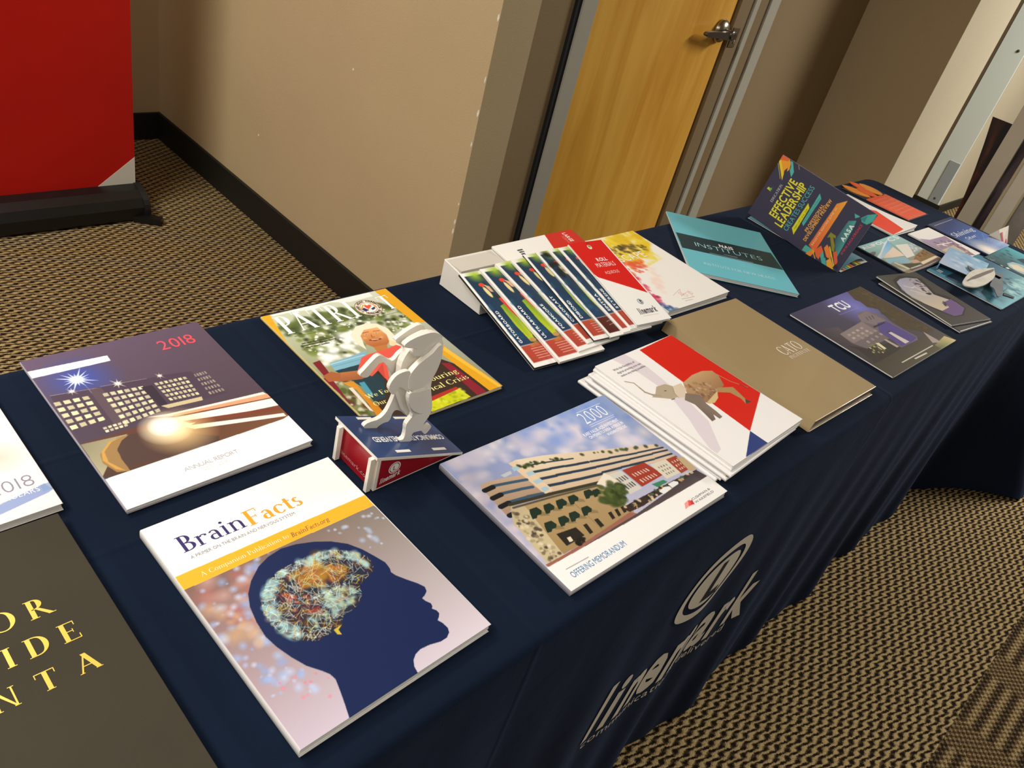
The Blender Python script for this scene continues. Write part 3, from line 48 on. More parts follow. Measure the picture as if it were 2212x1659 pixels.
"shining": [180,178,0.9,"243468",[["G",["20284c","26325c","a8bce0","3a68b8"]],["g",["242c54","2a3866","4a78c0","3c60a8"],[[5.2,0.7],[177.3,9.1],[176.9,127.3],[-5,110]]],["O","f4e8d8",75,[39.4,167.3],0.9],["L","7ca0d8",0.9,[[32,149.1],[-17.7,108.8]]],["L","7ca0d8",0.9,[[41.3,147.7],[28.5,101.1]]],["L","7ca0d8",0.9,[[50.9,146.9],[77.6,96.7]]],["L","7ca0d8",0.9,[[60.1,146.9],[126.1,96.3]]],["L","7ca0d8",0.9,[[68.2,147.7],[170.3,100.1]]],["L","7ca0d8",0.9,[[74.9,149.1],[206.6,107.7]]],["L","7ca0d8",0.9,[[79.7,151.1],[232.2,118.7]]],["L","7ca0d8",0.9,[[82.2,153.6],[245.1,132.2]]],["L","7ca0d8",0.9,[[82.4,156.4],[244.8,147]]],["O","fff4e4",40,[35.6,170.8],0.8],["L","d8d8e0",1.2,[[18.5,13],[162.5,11.5]]]],[["Shining","R","eef2fa",5.8,81.8,154.9,20.2,0,0.3],["Star","R","eef2fa",39.3,105.3,75.3,12.6,0,0.3]]],
"orca": [205,137,1.2,"3ca0ac",[["G",["2c4c50","4cb0bc","70c4cc","283c44"]],["B",["2a5050","1c3438","387078"],30,6,14,[[-9.2,1.1],[181.1,13],[94.3,64.7],[-21.8,40.3]],1,96],["P","1c3454",[[127.7,52.3],[160.5,60.7],[166.3,94.7],[123.5,116.4],[108.9,90.6]],1],["P","a8c4cc",[[49.2,49.3],[86.8,54.3],[101.6,77.7],[83.2,117.6],[28,132.9],[22.3,86],[27.1,62.3]],1],["P","e8dcb8",[[50.9,55.1],[77.9,69.6],[67.7,112.1],[44.7,103.9],[30.5,73.7]],1],["P","f4f0e4",[[-7.8,28.3],[6.7,31.2],[1.5,38.6],[-13,35.7]],1],["P","f4f0e4",[[-2.5,42.9],[12,45.8],[6.7,53.2],[-7.7,50.2]],1],["P","f4f0e4",[[4.6,58],[19.1,61],[13.8,68.3],[-0.6,65.3]],1],["P","f4f0e4",[[-47.2,19.9],[-33,22.7],[-38.1,30.1],[-52.2,27.3]],1],["L","c8ccc8",0.9,[[-32.4,13.8],[17.6,10.1]]],["L","c8ccc8",0.9,[[-21.5,16.5],[21.3,14.4]]],["L","c8ccc8",0.9,[[-10.5,19.2],[25.1,18.8]]],["L","c8ccc8",0.9,[[0.5,21.9],[28.8,23.2]]]],[]],
"redwhite": [140,215,1.2,"f4f2ee",[["P","ee3a1a",[[-27.8,103.9],[93.7,83.1],[116.8,104.1],[74.1,207.6],[-19.7,216.4],[-18.1,153.7]],1]],[]],
"escape": [194,256,0.8,"f4f1ea",[["B",["e8c818","e0b810","f0d840"],130,9,18,[[31.9,16],[191.7,-1.6],[184.3,40.1],[160.4,94.7],[101.5,110.3],[53.6,87.7]],0.8,101],["B",["f0dc60","f4e8a0"],30,6,12,[[164,77.5],[156.7,111.7],[92.1,124.4]],1,107],["B",["4a3c10","6a5418","3a3010","8a7020"],60,3,9,[[74.7,42],[138.7,38.2],[173.5,55.7],[153.9,74.2],[112.1,66.4],[45.3,73.3]],0.9,102],["P","f4f1ea",[[156.7,111.7],[204,170.4],[189.2,257.8],[27.8,256.6],[23.7,208.5],[33.8,148],[80.7,126]],0.9],["B",["e86030","e05028","f08048","d83828"],60,4,12,[[42.5,89.6],[105.7,100],[93.1,130.5],[34.6,137.3],[2.2,178.9],[10.4,139.2]],0.9,103],["B",["d83048","e06078","c83068","a02858"],50,4,11,[[28.7,135.1],[39.8,150.2],[23.7,208.5],[14.3,240.8],[-5.8,217.2],[1,173.2]],0.9,104],["B",["3a5c90","4a6ca0","2c4c80","5a88b0"],60,3,9,[[-8,206.1],[5.4,221.8],[27.8,256.6],[-9.1,263.6],[-16.8,238]],0.9,105],["B",["f8e0d0","f4d8d0"],20,5,12,[[108.9,118.7],[88.1,168.4],[31.7,222.1],[59.9,168.8]],1,106],["E","d88878",[80.4,220.4],5,5,0,0],["E","f4f1ea",[80.4,220.4],4.2,4.2,0,0],["E","d88878",[86,228],5,5,0,0],["E","f4f1ea",[86,228],4.2,4.2,0,0],["E","d88878",[103.6,226.8],5,5,0,0],["E","f4f1ea",[103.6,226.8],4.2,4.2,0,0],["L","d88878",0.6,[[58.2,219.6],[92.4,208.8],[73.5,228.4],[105.7,219.5],[97.6,238]]],["T","a09088",1.6,[[65.2,235.7],[100.7,239.2]],5],["T","a09088",1.6,[[66.8,242.6],[87.6,244.7]],6]],[["SCAPE","s","f8f4ec",57.3,91.9,78.7,21.3,0,0]]],
"roll": [83,206,0.8,"f6f4ee",[["P","d81e18",[[-26.5,-1.4],[80.2,-0.2],[80.4,142],[2.8,88.9],[-17.3,33.4]],1],["E","f4f0e0",[40.3,14.7],5,6,0,0],["E","7ca048",[40.7,13.1],3.4,4,0,0],["L","3a3020",1,[[38.1,6.5],[46.8,4.4]]],["E","3a4468",[47.5,158],6.2,7,0,0],["E","f6f4ee",[47.5,158],5.4,6.1,0,0],["E","3a4468",[47.5,158],4.4,5,0,0],["T","c8a8a0",1.2,[[27.7,189.9],[63.7,191]],7]],[["L","b","f6f4ee",43.8,160.2,6.3,6.1,0,0],["ROLL","b","fbe8e4",31.3,52.1,24.4,8,0,0],["MATERIALS","s","fbe0dc",20.2,66.7,44.3,10.6,0,0],["AQUEOUS","s","f8c8c0",25.4,84.8,33.2,6.9,0,0],["linemark","i","54505a",24.8,185.4,43.3,13.5,0,0]]],
"large": [208,138,1.2,"f4f2ea",[["P","cc2a20",[[135.5,-2.7],[210.9,-3.7],[223.3,125.3],[88.8,139.6]],1]],[["LARGE","b","fbe8e4",176,6,26,9,-90,0],["FORMAT","s","f08878",166,14,24,7,-90,0],["lin","b","4a4a52",42,22,20,12,-90,0]]],
"scholars": [214,279,0.9,"f0e6e2",[["G",["f2ece4","f4eee6","f0e0dc","f2e2de"]],["O","e8c8b8",30,[187.6,187.9],1],["P","8c9cc4",[[145.2,247.5],[141.9,258.7],[210.1,243.7],[212.6,251.8],[213.8,255.3],[209.1,258],[138.1,271.4]],1],["P","7890b8",[[205.7,245],[214.8,243.9],[214.5,254.8],[205,254.5]],0.7]],[["2018","n","8a8498",162.8,241.2,40.4,17.1,0,0],["SCHOLARS","s","eef0f8",162.3,252.2,41.2,7,0,0]]],
"olive": [238,322,3,"3e3829",[],[["OR","Q+","e4bc44",146.8,109.9,49.8,20.8,0,0],["IDE","Q+","e4bc44",147.4,146.4,56.4,19.9,0,0],["NTA","Q+","e4bc44",128.7,181.6,77.9,19.1,0,0]]],
"orange": [136,132,1.2,"e6532c",[["L","ee7a50",2.2,[[3.8,18.7],[139.8,15.4]]],["L","ee7a50",2.2,[[7.6,34.9],[146,31]]],["L","ee7a50",2.2,[[11.5,51],[152.2,46.6]]],["L","ee7a50",2.2,[[15.2,66.9],[158.3,62.1]]],["L","ee7a50",2.2,[[19,82.7],[164.4,77.4]]],["L","ee7a50",2.2,[[22.7,98.4],[170.5,92.7]]],["B",["d84826","f07048"],30,3,8,[[2,2.9],[136.3,-1.6],[134,134.5],[-2.6,128.8]],0.8,111]],[]],
"card": [100,218,1,"f6f4ee",[["g",["1c3a54","20403c","2c5040","243c64"],[[5,8],[95,8],[95,172],[5,172]]],["O","a8c838",20,[26,8],1],["B",["14181a","1c2418","202c14"],60,5,13,[[36,8],[95,8],[95,170],[52,170],[42,110]],0.9,121],["g",["98b830","5c8428","d0d830","c0d028"],[[27,84],[40,80],[46,140],[40,166],[30,168],[26,130]]],["B",["2c5a70","1c4a68"],20,4,9,[[6,60],[20,60],[22,160],[6,165]],1,122],["E","e64a34",[24,32],6,5,0,0],["E","f0d898",[25,50],4.2,15,-5,0],["P","e8b890",[[28,32],[36,38],[36,52],[31,50]],1],["P","28242a",[[33,58],[40,60],[41,72],[36,72]],1],["P","d83a2c",[[35,68],[41,66],[45,110],[44,124],[38,100]],1],["P","8a2a24",[[41,80],[46,84],[50,124],[45,122]],1],["E","c89858",[36,165],7,5,0,0],["E","8a6c3c",[40,171],7,3,0,0],["B",["3a3020","5a5030"],14,3,6,[[42,150],[60,140],[62,170],[44,172]],0.8,123],["g",["b84a38","c0503c","c86450","b04434"],[[5,173],[95,173],[95,209],[5,209]]],["P","c87a3c",[[22,173],[38,170],[40,178],[24,179]],0.8],["L","f0b0a0",1.1,[[20,182],[46,182]]],["L","f0b0a0",1.1,[[20,187],[43,187]]],["L","f0b0a0",1.1,[[20,192],[46,192]]],["L","f0b0a0",1.1,[[20,197],[43,197]]],["L","f0b0a0",1.1,[[20,202],[46,202]]]],[]],
}


# ------------------------------------------------------------------ helpers
FLOOR = -0.745
def lin(h):
    c = [int(h[i:i+2], 16) / 255 for i in (0, 2, 4)]
    return tuple((x / 12.92 if x <= .04045 else ((x + .055) / 1.055) ** 2.4) for x in c)
def srgb(h): return np.array([int(h[i:i+2], 16) / 255 for i in (0, 2, 4)])
MATS = {}
def mat(name, col, rough=.5, metal=0, bump=0, bscale=200, coat=0, spec=.5, var=0, vscale=3):
    if name in MATS: return MATS[name]
    M = bpy.data.materials.new(name); M.use_nodes = True; nt = M.node_tree; b = nt.nodes['Principled BSDF']
    c = lin(col) if isinstance(col, str) else col
    b.inputs['Base Color'].default_value = (*c, 1); b.inputs['Roughness'].default_value = rough; b.inputs['Metallic'].default_value = metal
    b.inputs['Specular IOR Level'].default_value = spec; b.inputs['Coat Weight'].default_value = coat
    if var:
        tc = nt.nodes.new('ShaderNodeTexCoord'); n = nt.nodes.new('ShaderNodeTexNoise'); n.inputs['Scale'].default_value = vscale; n.inputs['Detail'].default_value = 4
        nt.links.new(tc.outputs['Object'], n.inputs['Vector'])
        r = nt.nodes.new('ShaderNodeValToRGB'); r.color_ramp.elements[0].color = (*[x * (1 - var) for x in c], 1); r.color_ramp.elements[1].color = (*[min(1, x * (1 + var)) for x in c], 1)
        r.color_ramp.elements[0].position = .3; r.color_ramp.elements[1].position = .7
        nt.links.new(n.outputs['Fac'], r.inputs['Fac']); nt.links.new(r.outputs['Color'], b.inputs['Base Color'])
    if bump:
        tc = nt.nodes.new('ShaderNodeTexCoord'); n = nt.nodes.new('ShaderNodeTexNoise'); n.inputs['Scale'].default_value = bscale
        nt.links.new(tc.outputs['Object'], n.inputs['Vector'])
        k = nt.nodes.new('ShaderNodeBump'); k.inputs['Strength'].default_value = bump; k.inputs['Distance'].default_value = .002
        nt.links.new(n.outputs['Fac'], k.inputs['Height']); nt.links.new(k.outputs['Normal'], b.inputs['Normal'])
    MATS[name] = M; return M
def print_material(name, rough, coat):
    M = bpy.data.materials.new(name); M.use_nodes = True; nt = M.node_tree; b = nt.nodes['Principled BSDF']
    a = nt.nodes.new('ShaderNodeVertexColor'); a.layer_name = 'print'
    n = nt.nodes.new('ShaderNodeTexNoise'); n.inputs['Scale'].default_value = 900
    tc = nt.nodes.new('ShaderNodeTexCoord'); nt.links.new(tc.outputs['Object'], n.inputs['Vector'])
    r = nt.nodes.new('ShaderNodeMapRange'); r.inputs[3].default_value = rough - .05; r.inputs[4].default_value = rough + .05
    nt.links.new(n.outputs['Fac'], r.inputs[0]); nt.links.new(r.outputs[0], b.inputs['Roughness'])
    nt.links.new(a.outputs['Color'], b.inputs['Base Color']); b.inputs['Coat Weight'].default_value = coat; b.inputs['Coat Roughness'].default_value = .25
    b.inputs['Specular IOR Level'].default_value = .35
    return M
PRINT = print_material('printed_paper', .42, .12)
INK = {}
def ink(h):
    return mat('ink_' + h, h, .42, spec=.3)
PAPER = mat('white_paper', 'e9e6de', .6, var=.03, vscale=60)
def obj(name, bm_or_mesh, material=None, parent=None, smooth=False):
    if isinstance(bm_or_mesh, bmesh.types.BMesh):
        me = bpy.data.meshes.new(name); bmesh.ops.recalc_face_normals(bm_or_mesh, faces=bm_or_mesh.faces[:]); bm_or_mesh.to_mesh(me); bm_or_mesh.free()
    else: me = bm_or_mesh
    if material is not None: me.materials.append(material)
    if smooth:
        for p in me.polygons: p.use_smooth = True
    o = bpy.data.objects.new(name, me); COLL.objects.link(o)
    if parent is not None: o.parent = parent
    return o
def empty(name, loc=(0, 0, 0), rz=0, matrix=None):
    o = bpy.data.objects.new(name, None); COLL.objects.link(o); o.empty_display_size = .05
    if matrix is not None: o.matrix_world = matrix
    else: o.location = loc; o.rotation_euler = (0, 0, rz)
    return o
def tag(o, label, cat, group=None):
    o['label'] = label; o['category'] = cat
    if group: o['group'] = group
    return o
def structure(o): o['kind'] = 'structure'; return o
def box(bm, x0, x1, y0, y1, z0, z1, M=None):
    v = [bm.verts.new((x, y, z)) for z in (z0, z1) for x, y in ((x0, y0), (x1, y0), (x1, y1), (x0, y1))]
    if M is not None:
        for a in v: a.co = M @ a.co
    for f in ((3, 2, 1, 0), (4, 5, 6, 7), (0, 1, 5, 4), (1, 2, 6, 5), (2, 3, 7, 6), (3, 0, 4, 7)): bm.faces.new([v[i] for i in f])
    return v
def B(*a, M=None, bev=0):
    bm = bmesh.new(); box(bm, *a, M=M)
    if bev: bmesh.ops.bevel(bm, geom=bm.edges[:], offset=bev, segments=2, affect='EDGES', profile=.6)
    return bm
def prism(pts, f0, f1, bev=0):
    """closed outline pts (2-D); f0 and f1 map a 2-D point to the two faces"""
    bm = bmesh.new(); n = len(pts)
    a = [bm.verts.new(f0(*p)) for p in pts]; b = [bm.verts.new(f1(*p)) for p in pts]
    for i in range(n): bm.faces.new((a[i], a[(i+1) % n], b[(i+1) % n], b[i]))
    f = [bm.faces.new(a[::-1]), bm.faces.new(b)]
    if bev: bmesh.ops.bevel(bm, geom=list({e for q in f for e in q.edges}), offset=bev, segments=1, affect='EDGES')
    bm.normal_update(); bmesh.ops.triangulate(bm, faces=[q for q in bm.faces if len(q.verts) > 4])
    return bm
def lathe(bm, prof, n=24, M=None):
    rings = []
    for r, z in prof:
        ring = [bm.verts.new((r * math.cos(2*math.pi*k/n), r * math.sin(2*math.pi*k/n), z)) for k in range(n)]
        if M is not None:
            for v in ring: v.co = M @ v.co
        rings.append(ring)
    for a, b in zip(rings, rings[1:]):
        for k in range(n): bm.faces.new((a[k], a[(k+1) % n], b[(k+1) % n], b[k]))
    bm.faces.new(rings[0][::-1]); bm.faces.new(rings[-1])
def smooth_poly(pts, it=2):
    for _ in range(it):
        q = []
        for i in range(len(pts)):
            a, b = pts[i], pts[(i+1) % len(pts)]
            q += [(a[0]*.75+b[0]*.25, a[1]*.75+b[1]*.25), (a[0]*.25+b[0]*.75, a[1]*.25+b[1]*.75)]
        pts = q
    return pts

# ------------------------------------------------------------------ painter: flat print as colours on the sheet's own grid
class Sheet:
    def __init__(s, w, h, res, base):
        s.w, s.h = w, h; s.nx = max(2, int(round(w/res)) + 1); s.ny = max(2, int(round(h/res)) + 1)
        s.X, s.Y = np.meshgrid(np.linspace(0, w, s.nx), np.linspace(0, h, s.ny))
        s.dx = w/(s.nx-1); s.dy = h/(s.ny-1)
        s.C = np.empty((s.ny, s.nx, 3)); s.C[:] = srgb(base)
    def win(s, x0, x1, y0, y1):
        i0 = max(0, int(x0/s.dx)-1); i1 = min(s.nx, int(x1/s.dx)+3); j0 = max(0, int(y0/s.dy)-1); j1 = min(s.ny, int(y1/s.dy)+3)
        return None if i0 >= i1 or j0 >= j1 else (slice(j0, j1), slice(i0, i1))
    def mask(s, pts):
        xs = [p[0] for p in pts]; ys = [p[1] for p in pts]
        w = s.win(min(xs), max(xs), min(ys), max(ys))
        if w is None: return None, None
        X = s.X[w]; Y = s.Y[w]; acc = np.zeros(X.shape)
        for ox, oy in ((-.25, -.25), (.25, -.25), (-.25, .25), (.25, .25)):
            x = X + ox*s.dx; y = Y + oy*s.dy; c = np.zeros(X.shape, bool)
            for i in range(len(pts)):
                x0, y0 = pts[i-1]; x1, y1 = pts[i]
                if y0 == y1: continue
                c ^= ((y0 > y) != (y1 > y)) & (x < (x1-x0)*(y-y0)/(y1-y0)+x0)
            acc += c
        return w, acc/4
    def mix(s, w, a, col):
        a = a[..., None]; s.C[w] = s.C[w]*(1-a) + col*a
    def P(s, c, pts, a=1):
        w, k = s.mask(pts)
        if w is not None: s.mix(w, k*a, srgb(c))
    def bil(s, cs, X, Y, x0, x1, y0, y1):
        u = np.clip((X-x0)/max(1e-6, x1-x0), 0, 1)[..., None]; v = np.clip((Y-y0)/max(1e-6, y1-y0), 0, 1)[..., None]
        a, b, c, d = [srgb(q) for q in cs]
        return (a*(1-u)+b*u)*(1-v) + (d*(1-u)+c*u)*v
    def G(s, cs): s.C[:] = s.bil(cs, s.X, s.Y, 0, s.w, 0, s.h)
    def g(s, cs, pts):
        w, k = s.mask(pts)
        if w is None: return
        xs = [p[0] for p in pts]; ys = [p[1] for p in pts]
        s.mix(w, k, s.bil(cs, s.X[w], s.Y[w], max(0, min(xs)), min(s.w, max(xs)), max(0, min(ys)), min(s.h, max(ys))))
    def L(s, c, wd, pts):
        for (x0, y0), (x1, y1) in zip(pts, pts[1:]):
            w = s.win(min(x0, x1)-wd, max(x0, x1)+wd, min(y0, y1)-wd, max(y0, y1)+wd)
            if w is None: continue
            X = s.X[w]-x0; Y = s.Y[w]-y0; dx, dy = x1-x0, y1-y0; L2 = dx*dx+dy*dy+1e-9
            t = np.clip((X*dx+Y*dy)/L2, 0, 1); d = np.hypot(X-t*dx, Y-t*dy)
            k = np.clip((wd/2-d)/s.dx+.5, 0, 1)*min(1, wd/s.dx+.25)
            s.mix(w, k, srgb(c))
    def E(s, c, p, rx, ry, ang=0, soft=0, a=1):
        r = max(rx, ry); w = s.win(p[0]-r, p[0]+r, p[1]-r, p[1]+r)
        if w is None: return
        X = s.X[w]-p[0]; Y = s.Y[w]-p[1]; t = math.radians(ang); x = X*math.cos(t)+Y*math.sin(t); y = -X*math.sin(t)+Y*math.cos(t)
        d = np.hypot(x/rx, y/ry); e = max(soft, s.dx/min(rx, ry))
        s.mix(w, np.clip((1-d)/e, 0, 1)*a, srgb(c))
    def B(s, cs, n, r0, r1, pts, soft, seed):
        rnd = random.Random(seed); xs = [p[0] for p in pts]; ys = [p[1] for p in pts]; k = 0; g = 0
        while k < n and g < n*40:
            g += 1; x = rnd.uniform(min(xs), max(xs)); y = rnd.uniform(min(ys), max(ys))
            c = False
            for i in range(len(pts)):
                a, b = pts[i-1], pts[i]
                if (a[1] > y) != (b[1] > y) and x < (b[0]-a[0])*(y-a[1])/(b[1]-a[1])+a[0]: c = not c
            if not c: continue
            r = rnd.uniform(r0, r1); s.E(rnd.choice(cs), (x, y), r*rnd.uniform(.7, 1.3), r, rnd.uniform(0, 180), soft, .85); k += 1
    def O(s, c, r, p, pw):
        w = s.win(p[0]-r, p[0]+r, p[1]-r, p[1]+r)
        if w is None: return
        d = np.hypot(s.X[w]-p[0], s.Y[w]-p[1])/r
        s.mix(w, np.clip(1-d, 0, 1)**pw, srgb(c))
    def W(s, c, q, nx, ny, fx, fy):
        def at(u, v): return tuple((q[0][k]*(1-u)+q[1][k]*u)*(1-v)+(q[3][k]*(1-u)+q[2][k]*u)*v for k in (0, 1))
        for i in range(nx):
            for j in range(ny):
                u0 = (i+.5-fx/2)/nx; u1 = (i+.5+fx/2)/nx; v0 = (j+.5-fy/2)/ny; v1 = (j+.5+fy/2)/ny
                s.P(c, [at(u0, v0), at(u1, v0), at(u1, v1), at(u0, v1)], .75 + .25*((i*7+j*5) % 3)/2)
    def S(s, c, r, p, n):
        for k in range(n):
            a = 2*math.pi*(k+.3)/n; q = r*(.55+.45*((k*3) % 4)/3)
            s.P(c, [(p[0]+q*math.cos(a), p[1]+q*math.sin(a)), (p[0]+r*.07*math.cos(a+1.57), p[1]+r*.07*math.sin(a+1.57)), (p[0]-r*.07*math.cos(a+1.57), p[1]-r*.07*math.sin(a+1.57))], .85)
        s.O(c, r*.4, p, .7)
    def T(s, c, wd, pts, seed):
        rnd = random.Random(seed); (x0, y0), (x1, y1) = pts; t = 0; L = math.hypot(x1-x0, y1-y0)
        while t < 1:
            e = min(1, t+rnd.uniform(2, 6)*wd/L/1.4); s.L(c, wd*.62, [(x0+(x1-x0)*t, y0+(y1-y0)*t), (x0+(x1-x0)*e, y0+(y1-y0)*e)]); t = e+.9*wd/L
    def H(s, cs, n, wd, ln, pts, seed):
        rnd = random.Random(seed); old = s.C.copy(); xs = [p[0] for p in pts]; ys = [p[1] for p in pts]
        for _ in range(n):
            x = rnd.uniform(min(xs), max(xs)); y = rnd.uniform(min(ys), max(ys)); a = rnd.uniform(0, 6.28); l = rnd.uniform(.3, 1)*ln
            b = a + rnd.uniform(-.6, .6)
            s.L(rnd.choice(cs), wd, [(x, y), (x+l/2*math.cos(a), y+l/2*math.sin(a)), (x+l/2*math.cos(a)+l/2*math.cos(b), y+l/2*math.sin(a)+l/2*math.sin(b))])
        w, k = s.mask(pts); new = s.C.copy(); s.C = old
        if w is not None: s.C[w] = old[w]*(1-k[..., None]) + new[w]*k[..., None]
def paint(key, extra=None):
    w, h, res, base, ops, tx = COV[key]
    s = Sheet(w, h, res, base)
    for op in ops + (extra or []): getattr(s, op[0])(*op[1:])
    return s
def sheet_mesh(name, s, f, depth, parent, material=None):
    """printed sheet: a grid following f(x_mm, y_mm) -> local point, with a skirt of the sheet's own thickness"""
    nx, ny = s.nx, s.ny; X = s.X.ravel()/1000 - s.w/2000; Y = s.h/2000 - s.Y.ravel()/1000
    Z = f(s.X.ravel()/s.w, s.Y.ravel()/s.h)
    co = np.stack([X, Y, Z], 1); idx = np.arange(nx*ny).reshape(ny, nx)
    q = np.stack([idx[1:, :-1], idx[1:, 1:], idx[:-1, 1:], idx[:-1, :-1]], -1).reshape(-1, 4)
    rim = np.concatenate([idx[0, :-1], idx[:-1, -1], idx[-1, :0:-1], idx[:0:-1, 0]])
    low = co[rim].copy(); low[:, 2] -= depth; n0 = len(co); co = np.concatenate([co, low])
    k = np.arange(len(rim)); k2 = (k+1) % len(rim)
    q2 = np.stack([rim[k], rim[k2], n0+k2, n0+k], -1)
    q = np.concatenate([q, q2])
    me = bpy.data.meshes.new(name); me.vertices.add(len(co)); me.vertices.foreach_set('co', co.ravel().astype(np.float32))
    me.loops.add(len(q)*4); me.loops.foreach_set('vertex_index', q.ravel().astype(np.int32))
    me.polygons.add(len(q)); me.polygons.foreach_set('loop_start', np.arange(0, len(q)*4, 4, dtype=np.int32))
    me.update(calc_edges=True)
    col = s.C.reshape(-1, 3); pale = np.clip(col[rim]*.62+.26, 0, 1); col = np.clip(np.concatenate([col, pale]), 0, 1)
    a = me.color_attributes.new('print', 'BYTE_COLOR', 'POINT')
    a.data.foreach_set('color_srgb', np.concatenate([col, np.ones((len(col), 1))], 1).ravel().astype(np.float32))
    me.materials.append(material or PRINT)
    o = bpy.data.objects.new(name, me); COLL.objects.link(o); o.parent = parent
    return o

